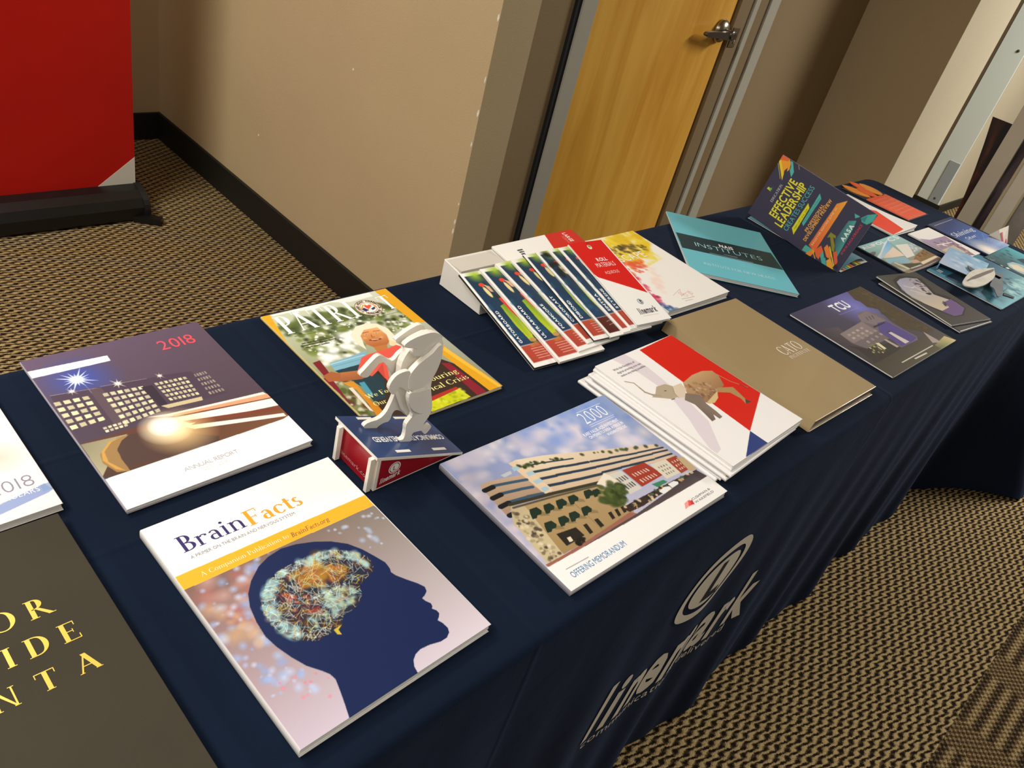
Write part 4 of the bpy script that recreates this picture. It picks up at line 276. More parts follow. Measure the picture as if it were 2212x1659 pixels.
# ------------------------------------------------------------------ lettering
GLY = {}
def bfont(ch, st):
    cu = bpy.data.curves.new('t', 'FONT'); cu.body = ch; cu.resolution_u = 3; cu.fill_mode = 'FRONT'
    cu.offset = {'s': 0, 'b': .028, 'n': -.017, 'i': .03}[st]
    o = bpy.data.objects.new('t', cu); COLL.objects.link(o); dg = bpy.context.evaluated_depsgraph_get()
    me = bpy.data.meshes.new_from_object(o.evaluated_get(dg)); v = [(p.co.x/CAP, p.co.y/CAP) for p in me.vertices]; f = [tuple(p.vertices) for p in me.polygons]
    bpy.data.objects.remove(o); bpy.data.curves.remove(cu); bpy.data.meshes.remove(me)
    if st == 'i': v = [(x + y*.22, y) for x, y in v]
    return v, f
CAP = 1.0
CAP = max(y for x, y in bfont('H', 's')[0])
def serif(ch, k_=1.1):
    v = []; f = []
    def poly(*p):
        n = len(v); v.extend(p); f.append(tuple(range(n, n+len(p))))
    def rect(x0, y0, x1, y1): poly((x0, y0), (x1, y0), (x1, y1), (x0, y1))
    def ser(x, y, hw=.12): rect(x-hw, y-.0, x+hw, y+.035) if y < .3 else rect(x-hw, y-.035, x+hw, y)
    def stem(x, y0, y1, w=.12, s0=1, s1=1):
        w *= k_
        rect(x-w/2, y0, x+w/2, y1)
        if s0: rect(x-w/2-.075, y0, x+w/2+.075, y0+.035)
        if s1: rect(x-w/2-.075, y1-.035, x+w/2+(.075 if s1 == 1 else 0), y1)
    def line(x0, y0, x1, y1, w):
        w *= k_; poly((x0-w/2, y0), (x0+w/2, y0), (x1+w/2, y1), (x1-w/2, y1))
    def arc(cx, cy, rx, ry, a0, a1, wt=.13, wn=.04, n=14):
        wt *= k_; wn *= k_
        for k in range(n):
            p = []
            for a in (a0+(a1-a0)*k/n, a0+(a1-a0)*(k+1)/n):
                t = math.radians(a); w = wn+(wt-wn)*abs(math.cos(t)); p.append(((cx+rx*math.cos(t), cy+ry*math.sin(t)), (cx+(rx-w)*math.cos(t), cy+(ry-min(w, .05 if wt > .1 else w))*math.sin(t))))
            poly(p[0][0], p[1][0], p[1][1], p[0][1])
    x = .62  # x-height
    c = ch
    if c == 'A': line(.08, 0, .40, 1, .045); line(.72, 0, .38, 1, .13); rect(.2, .32, .58, .365); ser(.08, 0, .09); ser(.72, 0, .13)
    elif c == 'B': stem(.14, 0, 1, s1=2); arc(.24, .745, .27, .255, -90, 90); arc(.26, .26, .32, .26, -90, 90); rect(.14, .955, .26, 1); rect(.14, .485, .26, .525); rect(.14, 0, .28, .04)
    elif c == 'C': arc(.46, .5, .44, .51, 42, 318); rect(.77, .7, .8, .92); rect(.77, .1, .795, .26)
    elif c == 'D': stem(.14, 0, 1, s1=2); arc(.3, .5, .46, .5, -90, 90); rect(.14, .955, .32, 1); rect(.14, 0, .32, .045)
    elif c in 'EF':
        stem(.14, 0, 1, s1=2); rect(.14, .955, .58, 1); rect(.55, .78, .585, 1); rect(.14, .49, .46, .53); rect(.43, .41, .46, .61)
        if c == 'E': rect(.14, 0, .62, .04); rect(.59, 0, .63, .24)
    elif c == 'I': stem(.14, 0, 1)
    elif c == 'L': stem(.14, 0, 1); rect(.14, 0, .58, .04); rect(.55, 0, .59, .26)
    elif c == 'N': stem(.12, 0, 1, .045); stem(.72, 0, 1, .045); poly((.1, 1), (.24, 1), (.74, 0), (.66, 0))
    elif c == 'O': arc(.47, .5, .46, .51, 0, 360, n=36)
    elif c == 'P': stem(.14, 0, 1, s1=2); arc(.24, .72, .33, .28, -90, 90); rect(.14, .955, .26, 1); rect(.14, .44, .26, .475)
    elif c == 'R': stem(.14, 0, 1, s1=2); arc(.24, .73, .31, .27, -90, 90); rect(.14, .955, .26, 1); rect(.14, .46, .28, .5); poly((.26, .48), (.4, .48), (.8, 0), (.62, 0)); rect(.6, 0, .86, .035)
    elif c == 'S': arc(.3, .745, .24, .265, 40, 270, .11); arc(.3, .25, .26, .27, -140, 90, .11); rect(.48, .74, .51, .94); rect(.05, .06, .08, .28)
    elif c == 'T': stem(.38, 0, 1, s1=0); rect(.02, .955, .74, 1); rect(.02, .76, .055, 1); rect(.705, .76, .74, 1)
    elif c == 'U': stem(.14, .3, 1, s0=0); stem(.66, .3, 1, .045, s0=0); arc(.38, .3, .3, .31, 180, 360, .1)
    elif c == 'W': line(.32, 0, .06, 1, .12); line(.30, 0, .54, 1, .045); line(.78, 0, .52, 1, .12); line(.76, 0, 1.02, 1, .045); ser(.06, 1, .12); ser(1.02, 1, .1)
    elif c == 'a': stem(.40, .02, .42, .1, 0, 0); arc(.25, .42, .2, .2, 0, 150, .1); arc(.25, .19, .2, .19, 60, 300, .1); rect(.25, .33, .40, .365); rect(.40, 0, .52, .04)
    elif c == 'b': stem(.1, 0, 1.02, .1, 0, 2); arc(.27, .3, .26, .32, -120, 120, .11)
    elif c == 'c': arc(.28, .31, .26, .32, 45, 320, .11); rect(.42, .44, .48, .55)
    elif c == 'd': stem(.46, 0, 1.02, .1, 1, 2); arc(.28, .3, .26, .32, 60, 300, .11)
    elif c == 'e': arc(.28, .31, .26, .32, 0, 320, .11); rect(.06, .31, .53, .345)
    elif c == 'f': stem(.16, 0, .85, .1, 1, 0); arc(.33, .83, .22, .2, 60, 180, .1); rect(.02, x-.05, .38, x)
    elif c == 'g': arc(.26, .39, .22, .23, 0, 360, .1, n=20); arc(.27, -.1, .25, .16, 0, 360, .08, n=20); arc(.2, .12, .13, .08, 90, 270, .06); rect(.4, .55, .55, .6)
    elif c == 'h': stem(.1, 0, 1.02, .1, 1, 2); arc(.3, .4, .22, .22, 0, 150, .1); stem(.47, 0, .42, .1, 1, 0)
    elif c == 'i': stem(.1, 0, x, .1, 1, 2); arc(.1, .84, .07, .07, 0, 360, .07, .07)
    elif c == 'k': stem(.1, 0, 1.02, .1, 1, 2); line(.14, .28, .46, x, .05); line(.5, 0, .22, .36, .11); ser(.48, x, .1)
    elif c == 'l': stem(.1, 0, 1.02, .1, 1, 2)
    elif c == 'm': stem(.1, 0, x, .1, 1, 2); arc(.3, .4, .2, .22, 0, 150, .1); stem(.45, 0, .42, .1, 1, 0); arc(.64, .4, .2, .22, 0, 150, .1); stem(.79, 0, .42, .1, 1, 0)
    elif c == 'n': stem(.1, 0, x, .1, 1, 2); arc(.3, .4, .22, .22, 0, 150, .1); stem(.47, 0, .42, .1, 1, 0)
    elif c == 'o': arc(.29, .31, .27, .32, 0, 360, .11, n=24)
    elif c == 'p': stem(.1, -.3, x, .1, 1, 2); arc(.28, .31, .27, .32, -130, 130, .11)
    elif c == 'r': stem(.1, 0, x, .1, 1, 2); arc(.3, .4, .19, .22, 40, 150, .1); rect(.36, .48, .45, .58)
    elif c == 's': arc(.2, .46, .16, .16, 40, 270, .09); arc(.2, .16, .18, .17, -150, 90, .09)
    elif c == 't': stem(.16, .06, .8, .1, 0, 0); rect(.02, x-.045, .34, x); arc(.27, .13, .16, .14, 180, 300, .1)
    elif c == 'u': stem(.1, .15, x, .1, 0, 2); arc(.27, .2, .22, .21, 180, 320, .1); stem(.47, 0, x, .1, 1, 2)
    elif c == '.': arc(.08, .07, .07, .07, 0, 360, .07, .07)
    else: return bfont(c, 's')
    return v, f
def glyph(ch, st):
    if (ch, st) not in GLY: GLY[ch, st] = serif(ch, {'R': 1.12, 'Q': 1.45}[st]) if st in 'RQ' else bfont(ch, st)
    return GLY[ch, st]
def lettering(name, string, font, col, x, y, L, cap, ang, sh, parent, w, h, f, up=.00022):
    spread = font.endswith('+'); st = font[0]; gap = {'R': .07, 'Q': .08, 's': .16, 'b': .13, 'n': .2, 'i': .05}[st]
    pen = 0; place = []
    for ch in string:
        if ch == ' ': pen += .38; continue
        v, fa = glyph(ch, st); x0 = min(a[0] for a in v); x1 = max(a[0] for a in v)
        place.append((v, fa, pen-x0)); pen += x1-x0+gap
    tot = pen-gap; sx = L/tot
    if spread:
        sx = cap*(1.08 if st == 'Q' else .95); extra = (L-tot*sx)/max(1, len(place)-1); place = [(v, fa, o+i*extra/sx) for i, (v, fa, o) in enumerate(place)]
    V = []; F = []; K = []; ca, sa = math.cos(math.radians(ang)), math.sin(math.radians(ang))
    for v, fa, o in place:
        pts = []
        for a, b in v:
            px = (a+o)*sx + sh*b*cap; py = b*cap
            pts.append((x + px*ca - py*sa, y - (px*sa + py*ca)))
        for i, q in enumerate(fa):
            p = [pts[k] for k in q]
            if sum(p[k-1][0]*p[k][1]-p[k][0]*p[k-1][1] for k in range(len(p))) > 0: p = p[::-1]
            F.append(tuple(range(len(V), len(V)+len(p)))); V += p; K += [i % 9 if st in 'RQ' else 0]*len(p)
    A = np.array(V); Z = f(np.clip(A[:, 0]/w, 0, 1), np.clip(A[:, 1]/h, 0, 1)) + np.array(K)*8e-6
    keep = (A[:, 0] > -.5) & (A[:, 0] < w+.5) & (A[:, 1] > -.5) & (A[:, 1] < h+.5)
    F = [q for q in F if all(keep[i] for i in q)]
    me = bpy.data.meshes.new(name); me.from_pydata([(a/1000-w/2000, h/2000-b/1000, float(z)+up) for (a, b), z in zip(V, Z)], [], F)
    return obj(name, me, ink(col), parent)
def letters(key, root, f):
    w, h, res, base, ops, tx = COV[key]
    for t in tx: lettering('lettering', t[0], t[1], t[2], *t[3:8], t[8], root, w, h, f)
FLAT = lambda z: (lambda u, v: np.zeros_like(np.asarray(u, float)) + z)

# ------------------------------------------------------------------ booklets
def pages_part(root, w, h, t, f, n=4, inset=.0012, seed=1, colour=PAPER, z0=.0004, spine=True):
    rnd = random.Random(seed); bm = bmesh.new(); k = 8
    for i in range(n):
        a = i/n; b = (i+.86)/n; dx = inset*rnd.uniform(.4, 1.6); dy = inset*rnd.uniform(.4, 1.6)
        x0, x1, y0, y1 = -w/2+(.0003 if spine else dx), w/2-dx, -h/2+dy, h/2-dy
        V = {}
        for j in range(k+1):
            for l in range(k+1):
                xx = x0+(x1-x0)*j/k; yy = y0+(y1-y0)*l/k; u = np.array([(xx+w/2)/w]); v = np.array([(h/2-yy)/h]); top = float(f(u, v)[0])-.0006
                V[j, l, 0] = bm.verts.new((xx, yy, z0+(top-z0)*a)); V[j, l, 1] = bm.verts.new((xx, yy, z0+(top-z0)*b))
        for j in range(k):
            for l in range(k):
                for e in (0, 1): bm.faces.new((V[j, l, e], V[j+1, l, e], V[j+1, l+1, e], V[j, l+1, e]))
            for l in (0, k):
                bm.faces.new((V[j, l, 0], V[j+1, l, 0], V[j+1, l, 1], V[j, l, 1])); bm.faces.new((V[l, j, 0], V[l, j+1, 0], V[l, j+1, 1], V[l, j, 1]))
    return obj('pages', bm, colour, root)
def booklet(name, label, key, cx, cy, deg, t, z=0.0, group=None, cat='brochure', lift=None, n=4, spine_col='d8d4cc', extra=None, sheets=True, back=True, rootm=None, edge=.0004, sheet=None):
    w, h = COV[key][0]/1000, COV[key][1]/1000
    root = empty(name, (cx, cy, z), math.radians(deg)) if rootm is None else empty(name, matrix=rootm)
    tag(root, label, cat, group)
    f = (lambda u, v: t + (lift(u, v) if lift else 0*np.asarray(u, float)))
    sh = sheet or paint(key, extra)
    sheet_mesh('front_cover', sh, f, edge, root)
    if sheets: pages_part(root, w, h, t, f, n, seed=len(label))
    if back: obj('back_cover', B(-w/2, w/2, -h/2, h/2, 0, .0004), mat('cover_back_'+spine_col, spine_col, .5), root)
    if sheets and t > .004:
        bm = bmesh.new()
        prof = [(-w/2+.0002, .0002), (-w/2-.0006, .0012), (-w/2-.0008, t*.5), (-w/2-.0006, t-.001), (-w/2+.0002, t-.0002)]
        vs = [[bm.verts.new((a, s*h/2, b)) for a, b in prof] for s in (-1, 1)]
        for i in range(4): bm.faces.new((vs[0][i], vs[0][i+1], vs[1][i+1], vs[1][i]))
        obj('spine', bm, mat('cover_back_'+spine_col, spine_col, .5), root, True)
    letters(key, root, f)
    return root
def frame(TL, TR, BL, up=0):
    TL, TR, BL = map(Vector, (TL, TR, BL)); X = (TR-TL).normalized(); Y = -(BL-TL); Y = (Y-X*Y.dot(X)).normalized(); Z = X.cross(Y)
    c = (TR+BL)/2
    M = Matrix.Identity(4)
    for i, a in enumerate((X, Y, Z)): M.col[i][:3] = a
    M.translation = c + Z*up
    return M

# ================================================================== THE ROOM
def carpet_material():
    M = bpy.data.materials.new('patterned_loop_carpet'); M.use_nodes = True; nt = M.node_tree; N = nt.nodes; Lk = nt.links; b = N['Principled BSDF']
    def node(t, **k):
        n = N.new(t)
        for a, v in k.items(): setattr(n, a, v)
        return n
    def mth(op, a, c=None, d=None):
        n = node('ShaderNodeMath', operation=op)
        for i, q in enumerate((a, c, d)):
            if q is None: continue
            if isinstance(q, (int, float)): n.inputs[i].default_value = q
            else: Lk.new(q, n.inputs[i])
        return n.outputs[0]
    tc = node('ShaderNodeTexCoord'); co = tc.outputs['Object']
    nz = node('ShaderNodeTexNoise'); nz.inputs['Scale'].default_value = 170; nz.inputs['Detail'].default_value = 3; Lk.new(co, nz.inputs['Vector'])
    ad = node('ShaderNodeVectorMath', operation='MULTIPLY_ADD'); Lk.new(nz.outputs['Color'], ad.inputs[0]); ad.inputs[1].default_value = (.006, .006, 0); Lk.new(co, ad.inputs[2])
    mp = node('ShaderNodeMapping'); mp.inputs['Rotation'].default_value = (0, 0, math.radians(6)); Lk.new(ad.outputs[0], mp.inputs['Vector'])
    su = node('ShaderNodeSeparateXYZ'); Lk.new(mp.outputs[0], su.inputs[0]); u, v = su.outputs[0], su.outputs[1]
    P = .0134
    row = mth('MULTIPLY', v, 2*math.pi/P)
    wob = mth('SINE', mth('ADD', mth('MULTIPLY', u, 2*math.pi/.041), mth('MULTIPLY', row, .5)))
    wave_ = mth('SINE', mth('MULTIPLY_ADD', wob, 1.25, row))
    gap = mth('SINE', mth('ADD', mth('MULTIPLY', u, 2*math.pi/.0205), mth('MULTIPLY', row, .5)))
    tuft = mth('MULTIPLY_ADD', gap, .17, mth('MULTIPLY_ADD', wave_, .46, .5))
    # border tile with broad stripes along the table, front side of the room
    sp = node('ShaderNodeSeparateXYZ'); Lk.new(co, sp.inputs[0]); x, y = sp.outputs[0], sp.outputs[1]
    st = mth('SINE', mth('MULTIPLY', y, 2*math.pi/.034)); cr = mth('SINE', mth('MULTIPLY', x, 2*math.pi/.017))
    blk = mth('GREATER_THAN', mth('SINE', mth('MULTIPLY', x, 2*math.pi/.30)), -.55)
    fine = mth('MULTIPLY', cr, mth('SINE', mth('MULTIPLY', y, 2*math.pi/.015)))
    plaid = mth('MULTIPLY_ADD', mth('MULTIPLY', st, blk), .2, mth('MULTIPLY_ADD', fine, .25, .40))
    sel = mth('LESS_THAN', y, -.578)
    fac = mth('ADD', mth('MULTIPLY', tuft, mth('SUBTRACT', 1.0, sel)), mth('MULTIPLY', plaid, sel))
    n2 = node('ShaderNodeTexNoise'); n2.inputs['Scale'].default_value = 420; Lk.new(co, n2.inputs['Vector'])
    fac2 = mth('MULTIPLY_ADD', mth('SUBTRACT', n2.outputs['Fac'], .5), 1.1, fac)
    rp = node('ShaderNodeValToRGB'); e = rp.color_ramp.elements; e[0].position = .12; e[0].color = (*lin('1c150e'), 1); e[1].position = .8; e[1].color = (*lin('b29a6c'), 1)
    k = e.new(.42); k.color = (*lin('5e4a30'), 1)
    Lk.new(fac2, rp.inputs[0]); Lk.new(rp.outputs[0], b.inputs['Base Color'])
    b.inputs['Roughness'].default_value = .95; b.inputs['Specular IOR Level'].default_value = .1
    bp = node('ShaderNodeBump'); bp.inputs['Strength'].default_value = .9; bp.inputs['Distance'].default_value = .004; Lk.new(fac2, bp.inputs['Height']); Lk.new(bp.outputs[0], b.inputs['Normal'])
    return M
fl = structure(obj('floor', B(-4.2, 9.2, -4.2, 4.2, FLOOR-.05, FLOOR), carpet_material()))
def wall_mat(name, col):
    return mat(name, col, .75, bump=.25, bscale=350, spec=.25, var=.035, vscale=2.2)
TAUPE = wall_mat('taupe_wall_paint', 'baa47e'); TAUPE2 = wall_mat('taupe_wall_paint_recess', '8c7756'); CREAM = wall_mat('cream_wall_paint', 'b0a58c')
BLACK = mat('black_vinyl_base', '14130f', .55, var=.1, vscale=20)
CEIL = 2.0
structure(obj('ceiling', B(-4.2, 9.2, -4.2, 4.2, CEIL, CEIL+.05), mat('ceiling_tile', 'd8d2c4', .9, var=.05, vscale=8)))
wl = structure(obj('wall_left', B(1.492, 1.62, 1.022, 2.778, FLOOR, CEIL), TAUPE))
structure(obj('wall_far', B(-4.2, 1.62, 2.778, 2.9, FLOOR, CEIL), TAUPE))
DX0, DX1 = 1.742, 2.745                      # rough opening of the door in the back wall
bm = bmesh.new(); box(bm, 1.62, DX0, 1.022, 1.14, FLOOR, CEIL); box(bm, DX1, 3.55, 1.022, 1.14, FLOOR, CEIL); box(bm, DX0, DX1, 1.022, 1.14, 1.40, CEIL)
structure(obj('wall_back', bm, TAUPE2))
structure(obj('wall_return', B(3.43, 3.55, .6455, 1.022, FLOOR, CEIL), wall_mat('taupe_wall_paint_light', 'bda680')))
structure(obj('wall_column', B(3.43, 3.876, .52+.125, .645+.0004, FLOOR, CEIL) if False else B(3.431, 3.876, .645, .76, FLOOR, CEIL), CREAM))
structure(obj('wall_right', B(5.61, 9.2, .95, 1.25, FLOOR, CEIL), CREAM))
structure(obj('wall_corridor', B(3.55, 9.2, 3.6, 3.72, FLOOR, CEIL), TAUPE))
structure(obj('baseboard_left', B(1.480, 1.492, 1.010, 2.778, FLOOR, -.637, bev=.002), BLACK))
structure(obj('baseboard_far', B(-4.2, 1.48, 2.766, 2.778, FLOOR, -.637, bev=.002), BLACK))
bm = bmesh.new(); box(bm, 1.492, DX0, 1.010, 1.022, FLOOR, -.637); box(bm, DX1, 3.43, 1.010, 1.022, FLOOR, -.637)
structure(obj('baseboard_back', bm, BLACK))
structure(obj('baseboard_return', B(3.418, 3.43, .633, 1.010, FLOOR, -.637), BLACK))
structure(obj('baseboard_column', B(3.43, 3.876, .633, .645, FLOOR, -.637), BLACK))
bm = bmesh.new(); box(bm, 5.598, 5.61, .938, 1.25, FLOOR, -.69); box(bm, 5.61, 9.2, .938, .95, FLOOR, -.69)
structure(obj('baseboard_right', bm, BLACK))
# white corner guard on the far cream corner, a thin plate painting the grey shade low on it, the dark seam beside it
GUARD = mat('corner_guard_plastic', 'e0e8dd', .4, spec=.5)
cg = structure(obj('trim_1', B(5.603, 5.61, .952, 1.098, -.69, CEIL, bev=.002), GUARD))
for zz in (.245, -.66):
    bm = bmesh.new(); lathe(bm, [(.008, 0), (.008, .003), (.003, .005)], 10, Matrix.Translation((5.603, .992, zz)) @ Matrix.Rotation(-math.pi/2, 4, 'Y')); obj('screw', bm, mat('screw_metal', '70706c', .4, .8), cg)
obj('guard_shade', B(5.600, 5.603, .957, 1.022, -.688, -.42), mat('guard_shade_grey', '9fa6a6', .6), cg)
structure(obj('trim_2', B(5.604, 5.61, 1.10, 1.145, -.69, CEIL), mat('brown_seam', '6a5a42', .7)))
# worn paint chips along the corner of the left wall
CHIP = mat('bare_plaster', 'e2dccb', .8)
for i, z_ in enumerate((.262, .118, .035, -.045, -.21, -.262, -.29)):
    rnd = random.Random(i); a = rnd.uniform(.0025, .005); b_ = rnd.uniform(.004, .011)
    pts = [(-a, 0), (-a*.3, b_), (a*.6, b_*.7), (a, -b_*.2), (a*.1, -b_)]
    o = obj('paint_chip', prism(pts, lambda p, q: (1.4914, 1.0265+p*.8, z_+q), lambda p, q: (1.4934, 1.0265+p*.8, z_+q)), CHIP, wl)
for y_, z_ in ((2.03, -.43), (1.55, -.04)):
    obj('paint_chip', prism([(-.004, 0), (0, .005), (.004, .001), (.001, -.004)], lambda p, q: (1.4914, y_+p, z_+q), lambda p, q: (1.4934, y_+p, z_+q)), CHIP, wl)

# door in the back wall
def wood_material():
    M = bpy.data.materials.new('maple_veneer'); M.use_nodes = True; nt = M.node_tree; b = nt.nodes['Principled BSDF']
    tc = nt.nodes.new('ShaderNodeTexCoord'); mp = nt.nodes.new('ShaderNodeMapping'); mp.inputs['Scale'].default_value = (9, 9, 1.1); nt.links.new(tc.outputs['Object'], mp.inputs[0])
    n = nt.nodes.new('ShaderNodeTexNoise'); n.inputs['Scale'].default_value = 1.6; n.inputs['Detail'].default_value = 7; n.inputs['Distortion'].default_value = .6; nt.links.new(mp.outputs[0], n.inputs['Vector'])
    r = nt.nodes.new('ShaderNodeValToRGB'); r.color_ramp.elements[0].position = .32; r.color_ramp.elements[0].color = (*lin('da9a30'), 1); r.color_ramp.elements[1].position = .66; r.color_ramp.elements[1].color = (*lin('f2b94e'), 1)
    nt.links.new(n.outputs['Fac'], r.inputs[0])
    mp2 = nt.nodes.new('ShaderNodeMapping'); mp2.inputs['Scale'].default_value = (240, 240, 6); nt.links.new(tc.outputs['Object'], mp2.inputs[0])
    n2 = nt.nodes.new('ShaderNodeTexNoise'); n2.inputs['Scale'].default_value = 1; nt.links.new(mp2.outputs[0], n2.inputs['Vector'])
    mx = nt.nodes.new('ShaderNodeMix'); mx.data_type = 'RGBA'; mx.blend_type = 'MULTIPLY'; mx.inputs[0].default_value = .16
    nt.links.new(r.outputs[0], mx.inputs[6]); nt.links.new(n2.outputs['Color'], mx.inputs[7]); nt.links.new(mx.outputs[2], b.inputs['Base Color'])
    b.inputs['Roughness'].default_value = .42; b.inputs['Specular IOR Level'].default_value = .4
    return M
dr = structure(obj('door_1', B(1.814, 2.496, 1.024, 1.066, FLOOR+.008, 1.33), wood_material()))
GREY = mat('grey_frame_paint', 'aaa595', .55); DARKGAP = mat('black_gap', '0e0c0a', .8); FRAMEB = mat('brown_frame_paint', '806a49', .6)
obj('door_frame', B(1.757, 1.812, 1.006, 1.12, FLOOR, 1.385, bev=.0015), GREY, dr)
obj('dark_gap', B(1.740, 1.757, 1.012, 1.12, FLOOR, 1.4), DARKGAP, dr)  # black strips put in as the dark gaps beside door and frame
obj('dark_gap', B(2.496, 2.514, 1.05, 1.12, FLOOR, 1.385), DARKGAP, dr)
obj('door_frame', B(2.512, 2.745, 1.016, 1.12, FLOOR, 1.385, bev=.001), FRAMEB, dr)
obj('pale_frame_strip', B(2.585, 2.612, 1.009, 1.018, FLOOR, 1.385, bev=.002), GREY, dr)  # paler grey strips standing proud of the brown frame
obj('pale_frame_strip', B(2.680, 2.738, 1.009, 1.018, FLOOR, 1.385, bev=.002), GREY, dr)
obj('door_frame', B(1.757, 2.745, 1.012, 1.12, 1.34, 1.40), GREY, dr)
NICK = mat('satin_nickel', 'a49c8c', .28, 1.0); NICKD = mat('worn_nickel', '77716a', .35, 1.0)
hd = empty('door_handle', (2.455, 1.024, .262)); hd.parent = dr
bm = bmesh.new(); MY = Matrix.Rotation(math.pi/2, 4, 'X')
lathe(bm, [(.034, 0), (.036, .004), (.033, .012), (.024, .020), (.012, .024)], 28, MY); obj('rose', bm, NICK, hd, True)
bm = bmesh.new(); lathe(bm, [(.012, .015), (.012, .036), (.014, .040), (.014, .050), (.010, .053)], 20, MY); obj('spindle', bm, NICKD, hd, True)
pts = [(.028, -.004), (.022, .010), (.0, .012), (-.03, .007), (-.08, .006), (-.116, .002), (-.122, -.006), (-.113, -.013), (-.06, -.012), (-.02, -.016), (.015, -.017), (.027, -.012)]
pts = smooth_poly(pts, 2)
def lev(y): return lambda p, q: (p, -y + .016*(max(0, -p)/.12)**2, q)
obj('lever', prism(pts, lev(.036), lev(.049), bev=.002), NICKD, hd)
sp_ = obj('strike_plate', B(2.519, 2.556, 1.013, 1.017, .215, .275, bev=.001), mat('brass_strike', '6d5f47', .45, .6), dr)
bm = bmesh.new(); lathe(bm, [(.005, 0), (.005, .002), (.002, .003)], 12, Matrix.Translation((2.545, 1.013, .232)) @ MY); obj('screw', bm, mat('bright_screw', 'f0ece4', .2, 1), sp_)

# ================================================================== RED BANNER STAND
st = tag(empty('banner_stand', (.75, 2.2, FLOOR)), 'tall red roll-up banner with a white corner in a black floor base', 'banner')
BLK = mat('black_metal_base', '0f0f0f', .38, spec=.5, var=.2, vscale=30)
prof = [(-.075, .0), (-.085, .012), (-.085, .05), (-.07, .078), (-.04, .094), (-.004, .1), (.03, .098), (.065, .08), (.075, .05), (.075, 0)]
bm = prism([(a, b) for a, b in prof], lambda p, q: (-.45, p, q), lambda p, q: (.385, p, q)); obj('base', bm, BLK, st)
bm = prism(smooth_poly([(a*1.06, b*1.03) for a, b in prof], 1), lambda p, q: (.385, p, q), lambda p, q: (.405, p, q)); obj('end_cap', bm, mat('black_plastic', '161616', .45), st)
bm = bmesh.new()
for a, b in (((.36, -.07), (.425, -.125)), ((-.43, -.07), (-.48, -.125))):
    d = Vector((b[0]-a[0], b[1]-a[1], 0)).normalized(); n = Vector((-d.y, d.x, 0))*.02
    A = Vector((*a, 0)); Bv = Vector((*b, 0)); v = [bm.verts.new(p + Vector((0, 0, zz_))) for zz_ in (.0, .022) for p in (A-n, Bv-n*.7, Bv+n*.7, A+n)]
    if a[0] > 0:
        for f_ in ((3, 2, 1, 0), (4, 5, 6, 7), (0, 1, 5, 4), (1, 2, 6, 5), (2, 3, 7, 6), (3, 0, 4, 7)): bm.faces.new([v[i] for i in f_])
    else:
        for q in v: bm.verts.remove(q)
obj('foot', bm, BLK, st)
RED = mat('red_banner_vinyl', 'b8140a', .5, spec=.35, var=.05, vscale=4)
bp = obj('banner', B(-.44, .392, -.0012, .0012, .092, 1.98), RED, st)
bm = prism([(.392, .192), (.392, .094), (.263, .094)], lambda p, q: (p, -.0022, q), lambda p, q: (p, -.0014, q)); obj('white_corner', bm, mat('white_banner_vinyl', 'd8d4c6', .5), bp)

# ================================================================== TABLECLOTH
X0, X1, Y0, Y1, RC, EDGE = -.42, 2.69, -.148, .459, .03, .012
def perimeter(step=.011):
    pts = []
    def seg(ax, ay, bx, by, nx_, ny_):
        L_ = math.hypot(bx-ax, by-ay); n = max(1, int(L_/step))
        for i in range(n): pts.append((ax+(bx-ax)*i/n, ay+(by-ay)*i/n, nx_, ny_))
    def arc(cx, cy, a0):
        for i in range(6): a = a0+math.pi/2*i/6; pts.append((cx+RC*math.cos(a), cy+RC*math.sin(a), math.cos(a), math.sin(a)))
    seg(X0+RC, Y0, X1-RC, Y0, 0, -1); arc(X1-RC, Y0+RC, -math.pi/2); seg(X1, Y0+RC, X1, Y1-RC, 1, 0); arc(X1-RC, Y1-RC, 0)
    seg(X1-RC, Y1, X0+RC, Y1, 0, 1); arc(X0+RC, Y1-RC, math.pi/2); seg(X0, Y1-RC, X0, Y0+RC, -1, 0); arc(X0+RC, Y0+RC, math.pi)
    return pts
def wave(x, y, t):
    s = x + y*1.3
    return t*(.006*math.sin(s*13+.6) + .009*math.sin(s*23+2.1+t) * (.4+.6*t) + .005*math.sin(s*47+1+2*t))
def flare(x, y, t):
    k = 0
    for cx in (X0, X1):
        for cy in (Y0, Y1): k = max(k, math.exp(-(math.hypot(x-cx, y-cy)/.085)**2))
    return .27*k*t**1.1
def skirt(x, y, nx_, ny_, t):
    """point on the drop: t 0 at the table edge, 1 at the hem"""
    if ny_ == -1 or nx_ == 1 or ny_ == 1 or nx_ == -1: pass
    o = EDGE + wave(x, y, t) + flare(x, y, t) + .004*t
    tx_, ty_ = 0, 0
    k = math.exp(-(math.hypot(x-X1, y-Y0)/.085)**2)
    z = -EDGE - t*(.745-EDGE-.004) + .018*t*t*math.sin((x+y*1.3)*23+2.6) * (1 if t > .5 else 0) * (t-.5)*2
    return (x+nx_*o+.20*k*t, y+ny_*o, max(z, FLOOR+.003))
per = perimeter(); NP = len(per); bm = bmesh.new()
cxm, cym = (X0+X1)/2, (Y0+Y1)/2
rings = []
def top_z(x, y):
    c1 = .0012*math.exp(-((y-.152-.004*math.sin(x*9))/.006)**2); c2 = .0011*math.exp(-((x-1.43-.01*math.sin(y*8))/.007)**2); c3 = .0009*math.exp(-((x-.52)/.007)**2); c4 = .001*math.exp(-((x-2.2)/.007)**2)
    return min(c1+c2+c3+c4, .0015) - .0005*math.sin(x*5)*math.sin(y*9)*0 - .0016
for d in (.29, .24, .2, .16, .12, .08, .04, .02, .006):
    rings.append([(min(max(x, X0+d), X1-d), min(max(y, Y0+d), Y1-d), top_z(min(max(x, X0+d), X1-d), min(max(y, Y0+d), Y1-d))) for x, y, a, b in per])
